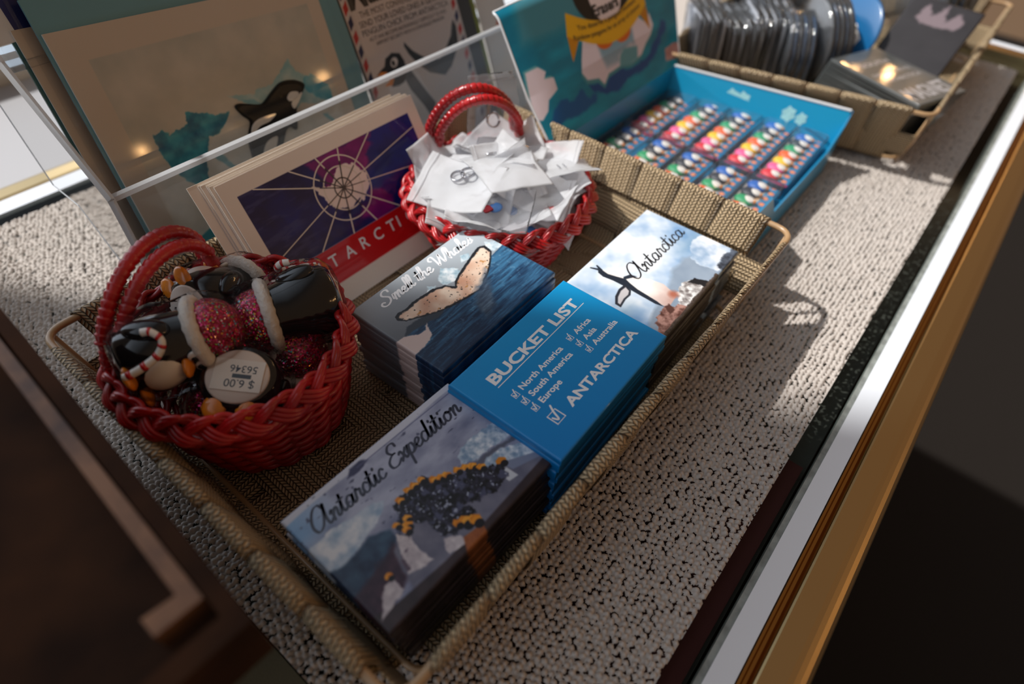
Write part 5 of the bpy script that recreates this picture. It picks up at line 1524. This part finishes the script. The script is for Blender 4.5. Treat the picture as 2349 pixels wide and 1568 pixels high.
g3 = pmat('deep_blue', (0, 92, 146), .22, coat=.8); g4 = pmat('silver_edge', (200, 200, 204), .3, coat=.5); g5 = pmat('brown_dark', (74, 50, 38), .25, coat=.8)
RZ = -.88
def row(c, n, kind, cols, gname, lab, sc=1.0, st=3.05, rz=RZ, tilt=.06):
    d = (math.cos(rz) * st * sc, math.sin(rz) * st * sc, 0)
    bagged_row(n, (c[0] - d[0] * n / 2, c[1] - d[1] * n / 2, c[2]), d, rz, tilt, kind, cols, gname, sc, labf=lab)
row((474, 152, 40), 7, 'rect', [g4, g1], 'silver edged bagged souvenirs', 'silver edged bagged souvenir, %s from the left, back corner of the far tray')
row((504, 140, 36), 9, 'soft', [g1, g4], 'grey bagged souvenirs', 'grey bagged souvenir, %s from the left in the row behind the blue display box', 1.05, rz=-.75)
row((530, 122, 37), 10, 'soft', [g4, g2], 'silver and slate bagged souvenirs', 'silver bagged souvenir with crinkled plastic, %s from the left in the middle row', 1.15, rz=-.95)
row((530, 98, 36), 6, 'round', [g2, g3], 'slate bagged souvenirs', 'slate round bagged souvenir, %s in the dark row before the blue disc', 1.1, rz=-1.0)
row((551, 84, 42), 5, 'round', [g1, g3], 'round bagged souvenirs', 'large round bagged souvenir, %s in the set touching the big blue disc', 1.25, rz=-.8)
row((570, 158, 44), 6, 'rect', [g5, g4], 'brown bagged souvenirs', 'brown rectangular bagged souvenir, %s from the left at the back of the far tray', 1.3, rz=-.6)
row((640, 130, 44), 6, 'soft', [g5, g1], 'tall brown bagged souvenirs', 'tall brown bagged souvenir, %s from the left behind the big blue disc', 1.3, rz=-.7)
row((690, 40, 42), 7, 'soft', [g1, g3], 'far end bagged souvenirs', 'bagged souvenir, %s in the row at the far right end of the far tray', 1.4, rz=-.6)
blue = tag(obj('round_magnet', lathe([(30, 0), (31, 1), (31, 2.4), (29.5, 3), (1, 3)], 48), g3, None, (566, 72, 47), (0, 0, 0)), 'large round deep blue magnet standing in the far tray behind the dark card', 'magnet')
blue.rotation_euler = (Matrix.Rotation(-.55, 3, 'Z') @ Matrix.Rotation(-math.pi / 2 + .45, 3, 'Y')).to_euler()
obj('white_print', (lambda v, f: (v + [0, 0, 3.1], f))(*prism([(-22, -4), (-10, 6), (4, 4), (10, -6), (2, -18), (-12, -16)], 0, .1)), M_paper, blue, smooth=False)
dk = thing('magnet_card', 'dark rectangular card with a red corner and faint lettering leaning in the far tray', 'card', (572, 16, 58), (0, 0, 0))
dk.rotation_euler = Matrix(((-.1, .80, -.59), (-.99, .02, .15), (.0, .6, .79))).to_euler()
def P_dark(X, Y):
    C = mix((34, 30, 32), (44, 40, 42), noise(X, Y, 9, 97))
    C = over(C, pm_(X, Y, [(0, 66), (0, 78), (22, 78)], .5), (120, 20, 34)); C = over(C, pm_(X, Y, [(0, 0), (0, 10), (14, 0)], .5), (120, 20, 34))
    C = over(C, pm_(X, Y, [(10, 50), (14, 64), (20, 54), (27, 66), (31, 52), (38, 62), (44, 54), (40, 48), (26, 47), (16, 46)], .8, 1.5, 3), (120, 104, 108))
    return C
V, F, C = slab(52, 68, 3, 80, 110, P_dark); place('card_face', mesh('card_face', V + [-27, -36, 0], F, M_print, cols=C), dk)
# grey stack lying at the near corner of the far tray
def P_mag(X, Y): return mix((66, 70, 70), (92, 92, 90), noise(X, Y, 14, 98) + (X - 40) / 120)
V, F, C = slab(78, 52, 3.0, 60, 40, P_mag)
me = mesh('grey_magnet', V, F, M_print, cols=C)
q = join(T('MAGNET', 0, 0, 44, 15, .3), T('ANTARCTICA', 2, 26, 40, 4, .1), T('EXPLORE THE ICE', 2, 36, 40, 3.4, .1), T('SOUTH', 6, 50, 30, 5, .1))
q = (np.stack([72 - q[0][:, 1], 4 + q[0][:, 0], q[0][:, 2]], 1), q[1])
for k in range(14):
    rz_ = -1.95 + (k % 3) * .012
    o = place('grey_magnet', me, None, (502 + k * .95, 62 + k * .8, 50 - k * 3.1), (0, 0, rz_))
    tag(o, ('grey magnet with pale lettering, topmost of the stack in the far tray' if k == 0 else '%s magnet from the top in the grey stack of the far tray' % ORD[k]), 'fridge magnet', 'grey magnets in the far tray')
    if k == 0: obj('lettering', q, pmat('pale_grey_ink', (150, 148, 150), .4), o, smooth=False)
